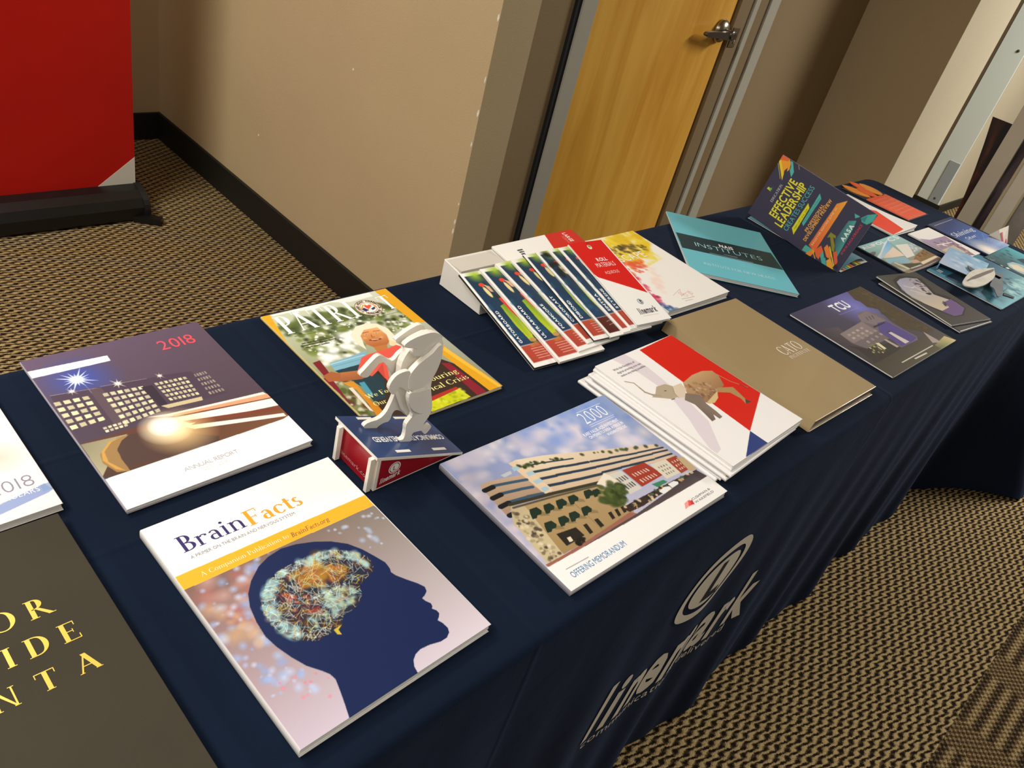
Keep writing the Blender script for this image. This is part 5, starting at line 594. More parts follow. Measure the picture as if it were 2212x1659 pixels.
for q in range(1, 5):
    a = math.pi/2*q/5; rings.append([(x+nx_*EDGE*math.sin(a), y+ny_*EDGE*math.sin(a), -EDGE*(1-math.cos(a)) - .0016*(1-q/5)) for x, y, nx_, ny_ in per])
TL_ = [0, .03, .07, .12, .18, .24, .3, .36, .42, .48, .54, .6, .66, .72, .78, .84, .9, .95, 1.0]
for t in TL_: rings.append([skirt(x, y, a, b, t) for x, y, a, b in per])
vr = [[bm.verts.new(p) for p in r] for r in rings]
for a, b in zip(vr, vr[1:]):
    for i in range(NP): bm.faces.new((a[i], b[i], b[(i+1) % NP], a[(i+1) % NP]))
# the innermost ring is a thin strip: close it by pairing front with back
inner = vr[0]
half = {}
for v in inner: half.setdefault(round(v.co.x, 3), []).append(v)
bmesh.ops.remove_doubles(bm, verts=bm.verts[:], dist=1e-5)
bm.normal_update()
be = [e for e in bm.edges if e.is_boundary and e.verts[0].co.z > -.02]
if be: bmesh.ops.holes_fill(bm, edges=be, sides=0)
def cloth_material():
    M = bpy.data.materials.new('navy_polyester_cloth'); M.use_nodes = True; nt = M.node_tree; b = nt.nodes['Principled BSDF']
    tc = nt.nodes.new('ShaderNodeTexCoord')
    n = nt.nodes.new('ShaderNodeTexNoise'); n.inputs['Scale'].default_value = 5; n.inputs['Detail'].default_value = 5; nt.links.new(tc.outputs['Object'], n.inputs['Vector'])
    r = nt.nodes.new('ShaderNodeValToRGB'); r.color_ramp.elements[0].color = (*lin('0b1422'), 1); r.color_ramp.elements[1].color = (*lin('111d30'), 1); nt.links.new(n.outputs['Fac'], r.inputs[0]); nt.links.new(r.outputs[0], b.inputs['Base Color'])
    b.inputs['Roughness'].default_value = .95; b.inputs['Specular IOR Level'].default_value = .08; b.inputs['Sheen Weight'].default_value = .05; b.inputs['Sheen Roughness'].default_value = .5; b.inputs['Sheen Tint'].default_value = (.45, .6, 1, 1)
    v = nt.nodes.new('ShaderNodeTexVoronoi'); v.inputs['Scale'].default_value = 900; nt.links.new(tc.outputs['Object'], v.inputs['Vector'])
    n3 = nt.nodes.new('ShaderNodeTexNoise'); n3.inputs['Scale'].default_value = 14; n3.inputs['Detail'].default_value = 2; nt.links.new(tc.outputs['Object'], n3.inputs['Vector'])
    k = nt.nodes.new('ShaderNodeBump'); k.inputs['Strength'].default_value = .25; k.inputs['Distance'].default_value = .001; nt.links.new(v.outputs['Distance'], k.inputs['Height'])
    k2 = nt.nodes.new('ShaderNodeBump'); k2.inputs['Strength'].default_value = .25; k2.inputs['Distance'].default_value = .01; nt.links.new(n3.outputs['Fac'], k2.inputs['Height']); nt.links.new(k.outputs[0], k2.inputs['Normal'])
    sp = nt.nodes.new('ShaderNodeSeparateXYZ'); nt.links.new(tc.outputs['Object'], sp.inputs[0]); prev = k2
    for ax, at, wd in ((1, .155, .007), (0, .53, .008), (0, 1.43, .008), (0, 2.2, .008), (1, .30, .006)):
        s1 = nt.nodes.new('ShaderNodeMath'); s1.operation = 'SUBTRACT'; nt.links.new(sp.outputs[ax], s1.inputs[0]); s1.inputs[1].default_value = at
        s2 = nt.nodes.new('ShaderNodeMath'); s2.operation = 'ABSOLUTE'; nt.links.new(s1.outputs[0], s2.inputs[0])
        mr = nt.nodes.new('ShaderNodeMapRange'); mr.interpolation_type = 'SMOOTHSTEP'; mr.inputs[1].default_value = 0; mr.inputs[2].default_value = wd; mr.inputs[3].default_value = 1; mr.inputs[4].default_value = 0; nt.links.new(s2.outputs[0], mr.inputs[0])
        kk = nt.nodes.new('ShaderNodeBump'); kk.inputs['Strength'].default_value = .5; kk.inputs['Distance'].default_value = .0016; nt.links.new(mr.outputs[0], kk.inputs['Height']); nt.links.new(prev.outputs[0], kk.inputs['Normal']); prev = kk
    nt.links.new(prev.outputs[0], b.inputs['Normal'])
    return M
cloth = obj('tablecloth', bm, cloth_material(), None, True)
tag(cloth, 'navy blue floor-length tablecloth over the long display table, white logo on its front', 'tablecloth')
# logo printed on the front drop, following its folds
def on_drop(x, z, d):
    t = min(1, max(0, (-EDGE - z)/(.745-EDGE-.004))); p = skirt(x, Y0, 0, -1, t); return Vector((x, p[1]-d, z))
WHITE_PRINT = mat('white_screen_print', 'dfd6c6', .6)
lg_ = empty('logo', (0, 0, 0)); lg_.parent = cloth
def drop_print(name, bm, d, m_):
    for _ in range(2):
        bm.normal_update(); bmesh.ops.subdivide_edges(bm, edges=[e for e in bm.edges if e.calc_length() > .012], cuts=1); bm.normal_update(); bmesh.ops.triangulate(bm, faces=[f_ for f_ in bm.faces if len(f_.verts) > 3])
    for v in bm.verts: v.co = on_drop(v.co.x, v.co.z, d)
    return obj(name, bm, m_, lg_)
def drop_text(name, string, font, x0, z0, L, cap, d, m_, sh=0):
    """lettering screen-printed on the front drop, every vertex following the folds"""
    o = lettering(name, string, font, 'f4f0e8', 1000, 1000, L*1000, cap*1000, 0, sh, None, 2000, 2000, FLAT(0), 0)
    bm = bmesh.new(); bm.from_mesh(o.data); bpy.data.objects.remove(o)
    for v in bm.verts: v.co = Vector((x0+v.co.x, 0, z0+v.co.y))
    return drop_print(name, bm, d, m_)
drop_text('lettering', 'linemark', 'i', .772, -.428, .455, .122, .0016, WHITE_PRINT)
drop_text('lettering', 'communications delivered', 's', .782, -.458, .40, .02, .0016, WHITE_PRINT)
def drop_ring(name, cx, cz, rx, rz, k, d, m_, n=48):
    bm = bmesh.new(); P_ = [(math.cos(2*math.pi*i/n), math.sin(2*math.pi*i/n)) for i in range(n)]
    a = [bm.verts.new((cx+rx*p+.18*rz*q, 0, cz+rz*q)) for p, q in P_]
    if k:
        b = [bm.verts.new((cx+k*(rx*p+.18*rz*q), 0, cz+k*rz*q)) for p, q in P_]
        for i in range(n): bm.faces.new((a[i], a[(i+1) % n], b[(i+1) % n], b[i]))
    else:
        c = bm.verts.new((cx, 0, cz))
        for i in range(n): bm.faces.new((a[i], a[(i+1) % n], c))
    drop_print(name, bm, d, m_)
drop_ring('ring', .985, -.195, .088, .077, .80, .0016, WHITE_PRINT)
drop_ring('disc', .985, -.195, .058, .051, 0, .0016, WHITE_PRINT)
drop_text('initial', 'L', 'b', .966, -.232, .042, .074, .0021, mat('navy_print', '0d1726', .8), .2)

# ================================================================== PRINTED MATTER ON THE TABLE
T0 = 0.0002
lift_br = lambda a: (lambda u, v: a*np.clip(np.asarray(u, float), 0, 1)**3)
booklet('brochure', 'white 2018 scholars brochure with a blue stripe, lying above the dark gold-lettered book', 'scholars', .119, .3635, .5, .008, T0, lift=lambda u, v: .001*np.asarray(v, float)**4, spine_col='e8e0dc')
# dark book with gold lettering
w_, h_ = .238, .322
bk = tag(empty('hardcover_book', (.099, .051, T0), 0), 'large dark olive cloth-covered book with gold capitals, cut off at lower left', 'book')
OLIVE = mat('olive_book_cloth', '3b362a', .85, bump=.15, bscale=1400, spec=.2, var=.06, vscale=9)
obj('front_cover', B(-w_/2, w_/2, -h_/2, h_/2, .0092, .012, bev=.0008), OLIVE, bk)
obj('back_cover', B(-w_/2, w_/2, -h_/2, h_/2, 0, .0026, bev=.0006), OLIVE, bk)
obj('spine', B(-w_/2-.002, -w_/2+.0015, -h_/2, h_/2, .0006, .0115, bev=.0006), OLIVE, bk)
obj('pages', B(-w_/2+.002, w_/2-.004, -h_/2+.004, h_/2-.004, .0026, .0092), PAPER, bk)
GOLD = mat('ink_e4bc44', 'e4bc44', .35, .15)
letters('olive', bk, FLAT(.012))
booklet('brochure', 'annual report with a lit night building, light trails and a red 2018', 'annual', .3805, .3315, .6, .0055, T0, lift=lambda u, v: .0035*np.clip((np.asarray(u, float)*.6+np.asarray(v, float)*.4), 0, 1)**3, n=3, spine_col='a8a0a8')
booklet('brochure', 'white and orange brain primer with a navy head in profile and a glowing brain', 'brain', .3815, .0165, .9, .0115, T0, cat='book', n=6, spine_col='dcd8d4')
mg = booklet('magazine', 'glossy magazine with a blond child in a red shirt, tucked behind the horse figurine', 'patriot', .679, .3135, -.3, .0042, T0, cat='magazine', n=3, spine_col='c8b070', lift=lambda u, v: .0012*np.asarray(u, float)**2)
# small letters around the round badge of the magazine
def arc_text(root, key, string, cx, cy, r, a0, a1, cap, col, z, flip=False):
    w, h = COV[key][0], COV[key][1]; n = len(string)
    V = []; F = []
    for i, ch in enumerate(string):
        if ch == ' ': continue
        a = math.radians(a0+(a1-a0)*i/(n-1)); v, fa = glyph(ch, 'b'); x0 = min(p[0] for p in v); x1 = max(p[0] for p in v); k = len(V)
        rot = a - math.pi/2 if not flip else a + math.pi/2
        for p, q in v:
            px = (p-(x0+x1)/2)*cap*.85; py = (q-.5)*cap
            V.append((cx+r*math.cos(a)+px*math.cos(rot)-py*math.sin(rot), cy-(r*math.sin(a)+px*math.sin(rot)+py*math.cos(rot))))
        F += [tuple(j+k for j in q) for q in fa]
    me = bpy.data.meshes.new('badge_lettering'); me.from_pydata([(a/1000-w/2000, h/2000-b/1000, z) for a, b in V], [], F)
    return obj('badge_lettering', me, ink(col), root)
bc = [op for op in COV['patriot'][4] if op[0] == 'E' and op[1] == '8a6a4a'][0][2]
arc_text(mg, 'patriot', 'FISHER HOUSE FOUNDATION', bc[0], bc[1], 17, 205, -25, 4.2, '4a2c20', .0058)
arc_text(mg, 'patriot', 'HELPING FAMILIES', bc[0], bc[1], 17, 228, 312, 3.6, '4a2c20', .0058, True)
booklet('brochure', 'landscape offering memorandum with a tan office building under a blue sky', 'memo', .751, -.0265, -.7, .008, T0, n=3, spine_col='8c8890', lift=lambda u, v: .003*np.asarray(u, float)**3)

# elephant brochures: a pile, each sheet-folded brochure its own
random.seed(4)
KE = 'elephant'
plain = Sheet(COV[KE][0], COV[KE][1], 3.0, 'f4f2ef')
spots = [(-.012, .012, 2.2), (-.006, .006, 1.2), (-.010, .002, 2.8), (-.003, .004, 1.6), (-.008, -.002, 2.4), (.001, .001, 1.0)]
names = ['lowest white folded brochure in the pile under the elephant cover', 'second white brochure from the bottom of the elephant pile', 'third white brochure from the bottom of the elephant pile', 'fourth white brochure from the bottom of the elephant pile', 'fifth white brochure of the pile, poking out to the left', 'white brochure right beneath the top elephant brochure']
for i, (dx, dy, dg) in enumerate(spots):
    booklet('brochure', names[i], KE, 1.023+dx, .0+dy, dg, .0042, T0+i*.0044, group='elephant brochures in the pile', n=2, spine_col='e8e4e0', sheet=plain)
    # only the top copy shows its print, so the buried ones carry bare covers
for o in [o for o in bpy.data.objects if o.get('group') == 'elephant brochures in the pile']:
    for c in list(o.children):
        if c.name.startswith('lettering'): bpy.data.objects.remove(c)
booklet('brochure', 'top brochure of the pile: half elephant, half donkey on red and white', KE, 1.0255, .0015, 1.0, .0032, T0+6*.0044+.0006, group='elephant brochures in the pile', n=2, spine_col='e8e4e0', lift=lambda u, v: .004*np.clip(np.asarray(u, float)*.5+np.asarray(v, float)*.5, 0, 1)**4)

# bronze presentation folder (flat box with a sloped spine side)
cb = tag(empty('presentation_folder', (1.279, .018, T0), math.radians(-1.5)), 'bronze coated presentation binder with a small white serif logo', 'binder')
BRZ = mat('bronze_coated_board', 'a8926a', .34, .08, spec=.5, coat=.15, var=.03, vscale=6); BRZD = mat('bronze_dark_edge', '6a5536', .5, .2)
w_, h_, t_ = .222, .3, .019
obj('front_cover', B(-w_/2+.006, w_/2, -h_/2, h_/2, t_-.0025, t_, bev=.0008), BRZ, cb)
obj('back_cover', B(-w_/2+.0, w_/2+.001, -h_/2-.001, h_/2+.001, 0, .002, bev=.0005), BRZ, cb)
obj('spine', prism([(-w_/2-.002, .0005), (-w_/2+.0005, .0005), (-w_/2+.0075, t_-.003), (-w_/2+.0062, t_+.0001), (-w_/2+.004, t_)], lambda p, q: (p, -h_/2, q), lambda p, q: (p, h_/2, q)), BRZ, cb)
obj('inner_board', B(-w_/2+.008, w_/2-.0015, -h_/2+.002, h_/2-.002, .002, t_-.0028), BRZD, cb)
letters('cato', cb, FLAT(t_))
booklet('folder', 'dark purple university folder with a white monogram over a columned building', 'tcu', 1.6475, -.023, -1.2, .0032, T0, cat='folder', n=2, spine_col='3a3430')
# pile of two dark brochures with a torn opening
booklet('brochure', 'dark brochure lying under the torn-paper one, only its corner showing', 'torn', 1.945, -.037, -7.5, .003, T0, n=1, group='dark brochures with a torn opening', spine_col='2c2824', sheet=Sheet(155, 205, 4, '3a362f'))
booklet('brochure', 'dark brochure whose torn printed opening shows a cream and purple sky', 'torn', 1.953, -.026, -13.2, .0035, T0+.0042, n=2, group='dark brochures with a torn opening', spine_col='2c2824')
booklet('folder', 'turquoise folder with a dark title band, turned askew at the back edge', 'nais', 1.609, .3155, -43.4, .0036, T0, cat='folder', n=2, spine_col='58a8b4', lift=lambda u, v: .004*np.asarray(v, float)**2)
# ------ effective: L-shaped leaflet, cover standing, flap lying on the cloth
rm = frame((1.851, .419, .003), (1.872, .406, .152), (1.829, .151, .003))
ef = booklet('leaflet', 'upright charcoal leaflet with yellow, teal and orange lettering', 'effective', 0, 0, 0, .0006, cat='leaflet', sheets=False, back=False, rootm=rm, edge=.0007)
obj('inner_face', B(-.0775, .0775, -.135, .135, -.0012, -.0002), mat('leaflet_inside', 'c8d0d0', .5), ef)
bm = bmesh.new(); nn = 10
Minv = rm.inverted()
def flap(zfun, x0, x1, y0, y1, mname, col, nm):
    bm = bmesh.new(); a = []
    for i in range(nn+1):
        u = i/nn; a.append([[bm.verts.new(Minv @ Vector((x0+.02*(y-y0)/(y1-y0)*(1-u)+(x1-x0)*u, y, zfun(u)+d))) for d in (0, .0008)] for y in (y0, y1)])
    for i in range(nn):
        p, q = a[i], a[i+1]
        for d in (0, 1): bm.faces.new((p[0][d], q[0][d], q[1][d], p[1][d]))
        for e in (0, 1): bm.faces.new((p[e][0], q[e][0], q[e][1], p[e][1]))
    for e in (0, nn): bm.faces.new((a[e][0][0], a[e][0][1], a[e][1][1], a[e][1][0]))
    return obj(nm, bm, mat(mname, col, .45), ef)
flap(lambda u: .003+.014*math.sin(math.pi*u), 1.832, 1.975, .150, .412, 'leaflet_teal', '4a8496', 'middle_flap')
lf = flap(lambda u: .0006+.0015*math.sin(math.pi*u), 1.832, 1.977, .146, .414, 'leaflet_back_white', 'd8d4cc', 'back_flap')
cols = ('e8803a', '58b8a8', 'e0d030', 'e86838', '3c3b50', 'e0d030', 'c8a040')
for i, c_ in enumerate(cols):
    x = 1.847+.014*i; obj('colour_bar', B(x, x+.008, .1462, .170, .0012+.0015*math.sin(math.pi*(x-1.832)/.145)+.0004, .0028+.0015, M=Minv), mat('bar_'+c_, c_, .5), lf)
booklet('brochure', 'white folded brochure with a red panel, behind the standing charcoal leaflet', 'redwhite', 2.319, .300, -2.5, .006, T0, n=2, spine_col='e8e4de', lift=lambda u, v: .01*np.asarray(u, float)**2*np.asarray(v, float)**3)
# orange die-cut card: body and flame petals cut in one outline
oc = tag(empty('die_cut_card', (2.512, .300, T0)), 'orange die-cut card topped by flame-shaped petals at the far table end', 'card')
sheet_mesh('card_body', paint('orange'), FLAT(.003), .0028, oc)
for i, (a, b, l, wd, an) in enumerate(((-.034, .112, .09, .044, 96), (.024, .124, .085, .042, 90), (.044, .104, .085, .048, 84), (.0, .098, .07, .04, 100))):
    pts = [(l*(t-.15), wd/2*math.sin(math.pi*t)**.7*(1 if s_ > 0 else -1)) for s_ in (1, -1) for t in ([k/10 for k in range(11)] if s_ > 0 else [k/10 for k in range(9, 0, -1)])]
    ca, sa = math.cos(math.radians(an)), math.sin(math.radians(an))
    pts = [(a+p*ca-q*sa, b-.03+p*sa+q*ca) for p, q in pts]
    obj('petal', prism(pts, lambda p, q: (p, q, .0004+.0003*i), lambda p, q: (p, q, .0024+.0003*i)), mat('petal_%d' % (i % 2), ('e8922e', 'e2642a')[i % 2], .5, var=.12, vscale=40), oc)
bp_ = obj('backing', B(-.072, .082, -.07, .145, 0, .0003), mat('dark_backing', '101a2c', .7), oc)
booklet('brochure', 'pale blue sailing brochure with white sails and a brown shore', 'sails', 2.132, .1285, -2.2, .0045, T0, n=2, spine_col='303840', lift=lambda u, v: .006*np.asarray(u, float)**2)
booklet('brochure', 'white-topped brochure with a purple skyline, half under the shark card', 'purple', 2.386, .106, -1.5, .0035, T0, n=2, spine_col='c8c0c8')
booklet('brochure', 'blue brochure with a starburst glow and white script title', 'shining', 2.562, .099, -.8, .0055, T0, n=2, spine_col='202840')
booklet('brochure', 'teal ocean brochure with white dashes, half off the front corner', 'orca', 2.5325, -.0565, 0, .003, T0, n=1, spine_col='28585c')
# shark pop-up card
sk_ = booklet('pop_up_card', 'teal ocean card with a raised cut-out shark across it', 'shark', 2.2775, -.046, -1.5, .003, T0, cat='card', n=1, spine_col='203848')
sh = paint('flap'); fm = empty('sky_flap', (-.0255, .057, 0), math.radians(12)); fm.parent = sk_
sheet_mesh('flap_face', sh, FLAT(.019), .0008, fm)
obj('flap_fold', B(-.08, .08, .046, .049, .003, .0185), mat('flap_fold', '7ca4c4', .5), fm)
sk2 = empty('shark', (0, 0, 0)); sk2.parent = sk_
for nm, key, z0, z1, mname, col in (('tail', 'tail', .0185, .0205, 'shark_tail', '62686c'), ('spike', 'spike', .0195, .0208, 'shark_tail', '62686c'), ('fin', 'fin', .0212, .0232, 'shark_fin', '55585e'), ('body', 'body', .0208, .0235, 'shark_skin', 'd4d0c0'), ('stripe', 'stripe', .0236, .0240, 'shark_stripe', '6e645f')):
    obj(nm, prism(smooth_poly([tuple(p) for p in SHARK[key]], 1), lambda p, q: (p, q, z0), lambda p, q: (p, q, z1)), mat(mname, col, .5, var=.12, vscale=40), sk2)
obj('support', B(-.02, .0, -.03, -.015, .003, .0205), mat('flap_fold', '7ca4c4', .5), sk2)
obj('tab', prism([tuple(p) for p in SHARK['slot']], lambda p, q: (p, q, .0033), lambda p, q: (p, q, .005)), mat('dark_slot', '0e1a26', .6), sk_)
# small red and white packet at the table's end
rp = tag(empty('packet', (2.672, .048, T0), math.radians(-12)), 'small tented red and white packet behind the blue script brochure', 'packet')
bm = bmesh.new()
def tent(dx0, dx1, hgt):
    v = [bm.verts.new(p) for p in ((dx0, -.024, 0), (dx1, -.024, 0), (dx1, .022, 0), (dx0, .022, 0), (dx0+.004, .004, hgt*.7), (dx1+.008, .002, hgt))]
    for f_ in ((0, 1, 5, 4), (2, 3, 4, 5), (1, 2, 5), (3, 0, 4), (3, 2, 1, 0)): bm.faces.new([v[i] for i in f_])
tent(-.02, .014, .042)
obj('body', bm, mat('packet_white', 'e8ddcc', .5), rp)
for a, b in ((-.017, -.010), (.002, .009)):
    bm = bmesh.new(); v = [bm.verts.new(p) for p in ((a, -.0242, .0012), (b, -.0242, .0012), (b+.003, -.004, .0255), (a+.003, -.004, .024))]; bm.faces.new(v); r_ = bmesh.ops.extrude_face_region(bm, geom=bm.faces[:]); [setattr(q, 'co', q.co+Vector((0, -.0006, .0005))) for q in r_['geom'] if isinstance(q, bmesh.types.BMVert)]
    obj('red_stripe', bm, mat('packet_red', 'c4202c', .5), rp)

# ================================================================== SAMPLE BOX, CARDS, ROLL MATERIALS
bx = tag(empty('display_box', (1.04, .387, T0)), 'white wedge-shaped display box propping up the fan of sample cards', 'box')
WB = mat('white_box_board', 'e4e0d6', .5, var=.02, vscale=20)
prof = [(.052, 0), (.052, .047), (.012, .042), (-.046, .022), (-.049, 0)]
bm = prism(prof, lambda p, q: (-.151, p, q), lambda p, q: (.15, p, q), bev=.0008); obj('body', bm, WB, bx)
obj('shaded_top', B(-.149, -.05, .010, .050, .0435, .0465), mat('box_shade_grey', 'cfc8bc', .6), bx)  # grey colour puts in the shade on the left of the box top
LM = frame((.990, .439, .0505), (1.198, .441, .0515), (.998, .302, .030))
lg = booklet('brochure', 'red and white large format booklet lying on the white display box', 'large', 0, 0, 0, .003, cat='brochure', n=1, spine_col='e8e4de', rootm=LM)
FAN = [('GATORBOARD', (.882, .393, .046), (.864, .185, .005), .0042), ('ULTRABOARD', (.921, .388, .050), (.907, .174, .010), .0045), ('FOAMCORE', (.955, .388, .054), (.953, .177, .0145), .0042), ('COROPLAST', (.984, .381, .0585), (.979, .184, .0175), .0036),
       ('DIBOND', (1.015, .385, .0615), (.992, .182, .021), .003), ('', (1.041, .381, .064), (1.023, .174, .0235), .003), ('SINTRA', (1.067, .377, .067), (1.053, .172, .026), .003), ('STYRENE', (1.087, .371, .0695), (1.070, .172, .028), .002)]
ORD = ['gatorboard', 'ultraboard', 'foamcore', 'coroplast', 'dibond', None, 'sintra', 'styrene']
CW = .1
cw, ch_ = COV['card'][0], COV['card'][1]
base_sheet = paint('card')
dark_sheet = paint('card'); dark_sheet.B(['14181a', '1c2418', '101418'], 70, 5, 12, [[6, 8], [95, 8], [95, 150], [60, 165], [46, 120], [10, 60]], .9, 5); dark_sheet.P('d8c8b0', [(30, 38), (34, 36), (40, 60), (36, 62)]); dark_sheet.P('b03c30', [(37, 62), (42, 60), (50, 112), (46, 116)]); dark_sheet.g(['5c2a20', '6a3024', '6a2c24', '4c2018'], [(5, 173), (95, 173), (95, 209), (5, 209)]); dark_sheet.B(['4c5a28', '6a7040', '2c3418'], 20, 3, 7, [[44, 120], [62, 130], [66, 172], [46, 168]], .8, 9)
dark_sheet.T('c8a8a0', 1.6, [(20, 184), (46, 180)], 3); dark_sheet.T('c8a8a0', 1.6, [(20, 192), (46, 188)], 4)
EDGEK = mat('foam_edge', 'e6e0d4', .7); DARKE = mat('dark_core_edge', '2a2622', .7)
for (nm, TLp, BLp, th), o_ in zip(FAN, ORD):
    TLp, BLp = Vector(TLp), Vector(BLp); d = BLp-TLp; X = Vector((-d.y, d.x, 0)).normalized(); X = X if X.x > 0 else -X
    M_ = frame(TLp, TLp+X*CW, BLp, -th)
    lab = ('sample card lettered %s upwards, %s' % (o_.upper(), {'gatorboard': 'first card at the left of the fan', 'ultraboard': 'second card of the fan', 'foamcore': 'third card of the fan', 'coroplast': 'fourth card of the fan', 'dibond': 'fifth card, under the clear one', 'sintra': 'right after the clear card', 'styrene': 'last card beside the red booklet'}[o_])) if o_ else 'dark clear acrylic sample card without a name, between two lettered ones'
    rt = tag(empty('sample_card', matrix=M_), lab, 'sample card', 'fanned sample cards')
    s_ = dark_sheet if not nm else base_sheet
    sy = d.length*1000/ch_
    face = sheet_mesh('printed_face', s_, FLAT(th), .0003, rt); face.scale = (1, sy, 1)
    obj('core', B(-CW/2, CW/2, -ch_/2000*sy, ch_/2000*sy, 0, th-.0003), DARKE if o_ in ('gatorboard', 'dibond') else (EDGEK if nm else mat('acrylic_edge', 'a8b0a4', .15)), rt)
    if o_ in ('gatorboard',): obj('back_liner', B(-CW/2, CW/2, -ch_/2000*sy, ch_/2000*sy, -.0006, 0), EDGEK, rt)
    if nm:
        Lt = 7.4*len(nm)
        t_o = lettering('lettering', nm, 'b', 'f4f2ee', 14.5, 167*sy if False else 167, Lt, 5.2, 90, 0, rt, cw, ch_, FLAT(th)); t_o.scale = (1, sy, 1)
RM = frame((1.117, .372, .074), (1.195, .362, .074), (1.082, .169, .032), -.003)
booklet('brochure', 'red and white roll materials booklet at the right end of the card fan', 'roll', 0, 0, 0, .004, cat='brochure', n=3, spine_col='e4e0d8', rootm=RM)
booklet('brochure', 'white brochure with yellow, red and blue powder splash, right of the card fan', 'escape', 1.3205, .321, -1.5, .0125, T0, n=6, spine_col='d8d4cc', lift=lambda u, v: .0025*np.asarray(u, float)**3)

# ================================================================== HORSE FIGURINE ON ITS WEDGE BASE
hz = tag(empty('horse_figurine', (.575, .14, 0)), 'white cut-board rearing horse slotted into a blue and red wedge base', 'figurine')
WH = mat('white_foam_board', 'ece7da', .55, var=.015, vscale=50); NAVY = mat('navy_laminate', '1f3c6e', .28, coat=.3, var=.12, vscale=26); CRIM = mat('crimson_laminate', '9c1520', .35, coat=.2)
O = hz.location
def loc(p): return Vector(p) - O
bs = empty('base', (0, 0, 0)); bs.parent = hz
BX0, BX1, BY0, BY1, BZ = .503, .642, .0935, .1745, .0545
sl = (BZ-.0045)/(BX1-BX0)
def zt(x): return BZ - sl*(x-BX0)
def slab(x0, x1, y0, y1, d0, d1):
    bm = bmesh.new(); v = [bm.verts.new(loc((x, y, max(.0006, zt(x)+d)))) for d in (d0, d1) for x, y in ((x0, y0), (x1, y0), (x1, y1), (x0, y1))]
    for f_ in ((3, 2, 1, 0), (4, 5, 6, 7), (0, 1, 5, 4), (1, 2, 6, 5), (2, 3, 7, 6), (3, 0, 4, 7)): bm.faces.new([v[i] for i in f_])
    return bm
obj('top_plate', slab(BX0, BX1, BY0, BY1, -.0045, -.0004), WH, bs)
obj('top_print', slab(BX0+.0004, BX1-.0004, BY0+.0004, BY1-.0004, -.0004, 0), NAVY, bs)
for x, y in ((.530, .1665), (.588, .1665), (.538, .1005), (.597, .1005)): obj('slot_tab', slab(x, x+.022, y, y+.0045, -.0004, .0005), WH, bs)
for y in (.0955, .168):
    bm = prism([(BX0+.004, zt(BX0)-.0046), (BX1-.012, zt(BX1-.012)-.0046), (BX0+.004, .0006)], lambda p, q: loc((p, y, q)), lambda p, q: loc((p, y+.0045, q))); obj('side_board', bm, WH, bs)
    bm = prism([(BX0+.0085, zt(BX0)-.0052), (BX1-.018, zt(BX1-.018)-.0052), (BX0+.0085, .003)], lambda p, q: loc((p, y-.0004, q)), lambda p, q: loc((p, y+.0002, q))); obj('side_print', bm, CRIM, bs)
for y0, y1 in ((.0975, .1025), (.159, .164)):
    obj('leg', B(.4985-O.x, .5045-O.x, y0-O.y, y1-O.y, .0006, zt(.5045)-.0046 if False else .0495), WH, bs)
obj('end_board', B(.507-O.x, .5105-O.x, .1002-O.y, .1675-O.y, .0006, zt(.5105)-.0048), CRIM, bs)
def flat_text(name, string, font, col, origin, ex, ey, L, cap, up, parent):
    """lettering laid on any plane: origin, unit axes ex (reading) and ey (up the letters)"""
    w = 2000.0
    o = lettering(name, string, font, col, 1000, 1000, L, cap, 0, 0, None, w, w, FLAT(0), 0)
    ex, ey = Vector(ex).normalized(), Vector(ey).normalized(); n = ex.cross(ey)
    for v in o.data.vertices: v.co = loc(Vector(origin) + ex*v.co.x + ey*v.co.y + n*up)
    o.parent = parent; return o
sd = Vector((1, 0, -sl)).normalized()
flat_text('lettering', 'COMMUNICATIONS DELIVERED', 'b', 'f2f0ea', (BX1-.006, .131, zt(BX1-.006)), -sd, (0, -1, 0), 121, 9, .0003, bs)
flat_text('lettering', 'linemark', 'i', 'f2e8e0', (.5145, .0951, .0085), (.98, 0, .12), (0, 0, 1), 29, 7.5, .0003, bs)
flat_text('lettering', 'linemark.com', 's', 'd8a0a0', (.507, .160, .008), (0, -1, 0), (0, 0, 1), 56, 6, .0003, bs)
def disc(cx, cz, r, y, col, r2=0, n=28):
    bm = bmesh.new(); a = [bm.verts.new(loc((cx+r*math.cos(2*math.pi*k/n), y, cz+r*math.sin(2*math.pi*k/n)))) for k in range(n)]
    if r2:
        b = [bm.verts.new(loc((cx+r2*math.cos(2*math.pi*k/n), y, cz+r2*math.sin(2*math.pi*k/n)))) for k in range(n)]
        for k in range(n): bm.faces.new((a[k], a[(k+1) % n], b[(k+1) % n], b[k]))
    else: bm.faces.new(a)
    obj('emblem', bm, ink(col), bs)
disc(.533, .026, .0085, .0948, 'f2e8e0', .0072); disc(.533, .026, .0062, .0948, 'f2e8e0')
flat_text('lettering', 'L', 's', '8c1820', (.5312, .0948, .0225), (1, 0, 0), (0, 0, 1), 4.2, 7, .0003, bs)
SL = {'far': (.149, .0055), 'mid': (.134, .0085), 'near': (.1205, .0060), 'chest': (.115, .0050), 'haunch': (.115, .0050), 'curl': (.1105, .0048), 'tail': (.1275, .0050)}
PART = {'far': 'far_side_slice', 'mid': 'middle_slice', 'near': 'near_side_slice', 'chest': 'shoulder_slice', 'haunch': 'haunch_slice', 'curl': 'foreleg', 'tail': 'tail'}
for k, (y, t) in SL.items():
    pts = smooth_poly([tuple(p) for p in HORSE[k]], 1)
    bm = prism(pts, lambda p, q: loc((p, y, max(q, .001))), lambda p, q: loc((p, y+t, max(q, .001))), bev=.0007 if k in ('chest', 'haunch') else 0)
    obj(PART[k], bm, WH, hz)

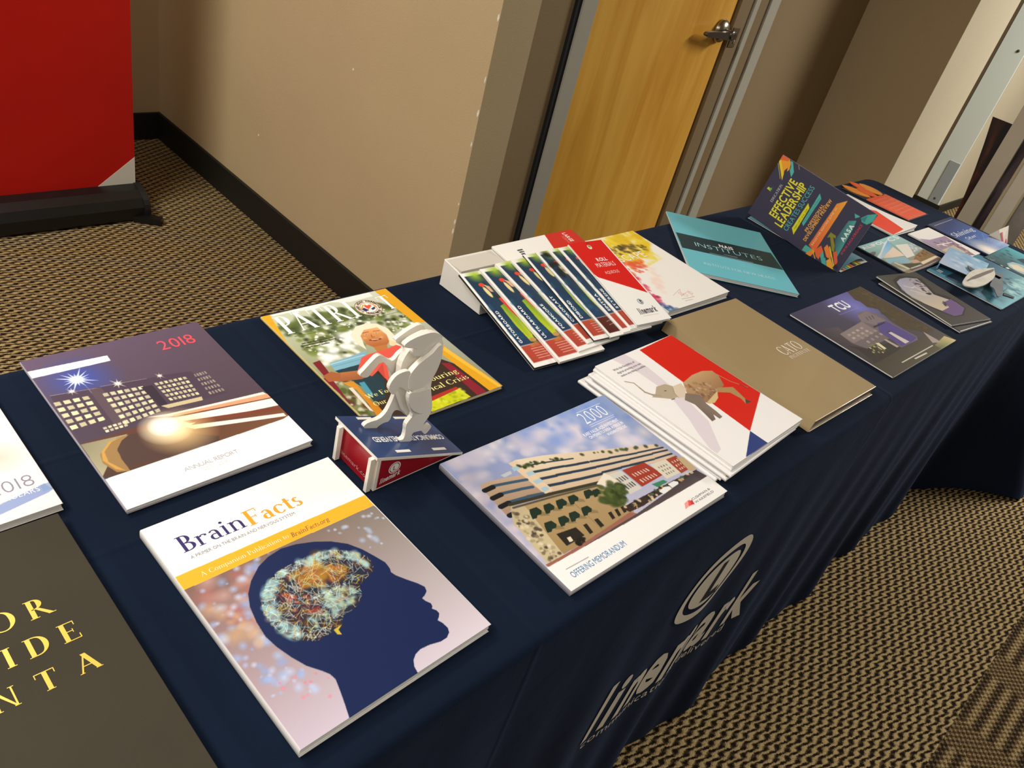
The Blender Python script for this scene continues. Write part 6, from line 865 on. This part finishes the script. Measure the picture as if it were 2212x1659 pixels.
# ================================================================== BROCHURE RACK BEHIND THE TABLE'S END
rk = tag(empty('brochure_rack', (2.99, .17, FLOOR)), 'tall floor rack of posters with a grey post, beyond the far end of the table', 'rack')
RKM = mat('grey_rack_post', 'c8bda6', .5, var=.04, vscale=12)
def ry(y0, y1, z0, z1, x0, x1, nm, m_, par=rk): return obj(nm, B(x0-2.99, x1-2.99, y0-.17, y1-.17, z0-FLOOR, z1-FLOOR), m_, par)
ry(.184, .234, FLOOR+.02, .72, 2.945, 2.96, 'post', RKM)
obj('base', B(-.06, .12, -.16, .14, 0, .02, bev=.004), mat('rack_base', '2a2824', .5), rk)
def poster_material(name, cs, scale):
    M = bpy.data.materials.new(name); M.use_nodes = True; nt = M.node_tree; b = nt.nodes['Principled BSDF']
    tc = nt.nodes.new('ShaderNodeTexCoord'); mp = nt.nodes.new('ShaderNodeMapping'); mp.inputs['Scale'].default_value = scale; nt.links.new(tc.outputs['Object'], mp.inputs[0])
    n = nt.nodes.new('ShaderNodeTexNoise'); n.inputs['Scale'].default_value = 1; n.inputs['Detail'].default_value = 6; n.inputs['Distortion'].default_value = 1.2; nt.links.new(mp.outputs[0], n.inputs['Vector'])
    r = nt.nodes.new('ShaderNodeValToRGB'); e = r.color_ramp.elements
    e[0].position = .3; e[0].color = (*lin(cs[0]), 1); e[1].position = .75; e[1].color = (*lin(cs[-1]), 1)
    for i, c in enumerate(cs[1:-1]): k = e.new(.3+.45*(i+1)/(len(cs)-1)); k.color = (*lin(c), 1)
    nt.links.new(n.outputs['Fac'], r.inputs[0]); nt.links.new(r.outputs[0], b.inputs['Base Color']); b.inputs['Roughness'].default_value = .35
    return M
# left poster: a sheet bowing outwards towards its top
bm = bmesh.new(); a = []
for i in range(13):
    z = -.70 + (.95)*i/12; yl = .246 + .05*max(0, (z+.06)/.30)**1.4
    a.append([bm.verts.new((x-2.99, y-.17, z-FLOOR)) for x in (2.957, 2.960) for y in (yl, .205)])
for p, q in zip(a, a[1:]):
    for i, j in ((0, 1), (1, 3), (3, 2), (2, 0)): bm.faces.new((p[i], p[j], q[j], q[i]))
bm.faces.new([a[0][i] for i in (0, 1, 3, 2)]); bm.faces.new([a[-1][i] for i in (0, 1, 3, 2)])
obj('poster', bm, poster_material('dark_flame_poster', ('0a0908', '14100e', '3a2018', '7a3c22'), (9, 14, 5)), rk)
bm = bmesh.new(); a = []
for i in range(9):
    z = -.70 + (.95)*i/8
    a.append([bm.verts.new((x-2.99, y-.17, z-FLOOR)) for x in (2.962, 2.965) for y in (.158, .186)])
for p, q in zip(a, a[1:]):
    for i, j in ((0, 1), (1, 3), (3, 2), (2, 0)): bm.faces.new((p[i], p[j], q[j], q[i]))
bm.faces.new([a[0][i] for i in (0, 1, 3, 2)]); bm.faces.new([a[-1][i] for i in (0, 1, 3, 2)])
obj('poster', bm, poster_material('dark_plum_poster', ('1c1618', '3a2c30', '54474a', 'a89c98'), (8, 22, 4)), rk)
CLR = mat('acrylic_strip', 'c4b48e', .25); PG = mat('cream_page', 'ddd2bc', .5, var=.05, vscale=14)
ry(.150, .158, FLOOR+.02, .5, 2.958, 2.966, 'acrylic_edge', CLR)
ry(.104, .150, FLOOR+.02, .175, 2.962, 2.965, 'page', PG)
ry(.098, .104, FLOOR+.02, .5, 2.956, 2.966, 'acrylic_edge', CLR)
ry(.05, .098, FLOOR+.02, .09, 2.962, 2.965, 'page', mat('grey_page', '8f867c', .5, var=.2, vscale=20))
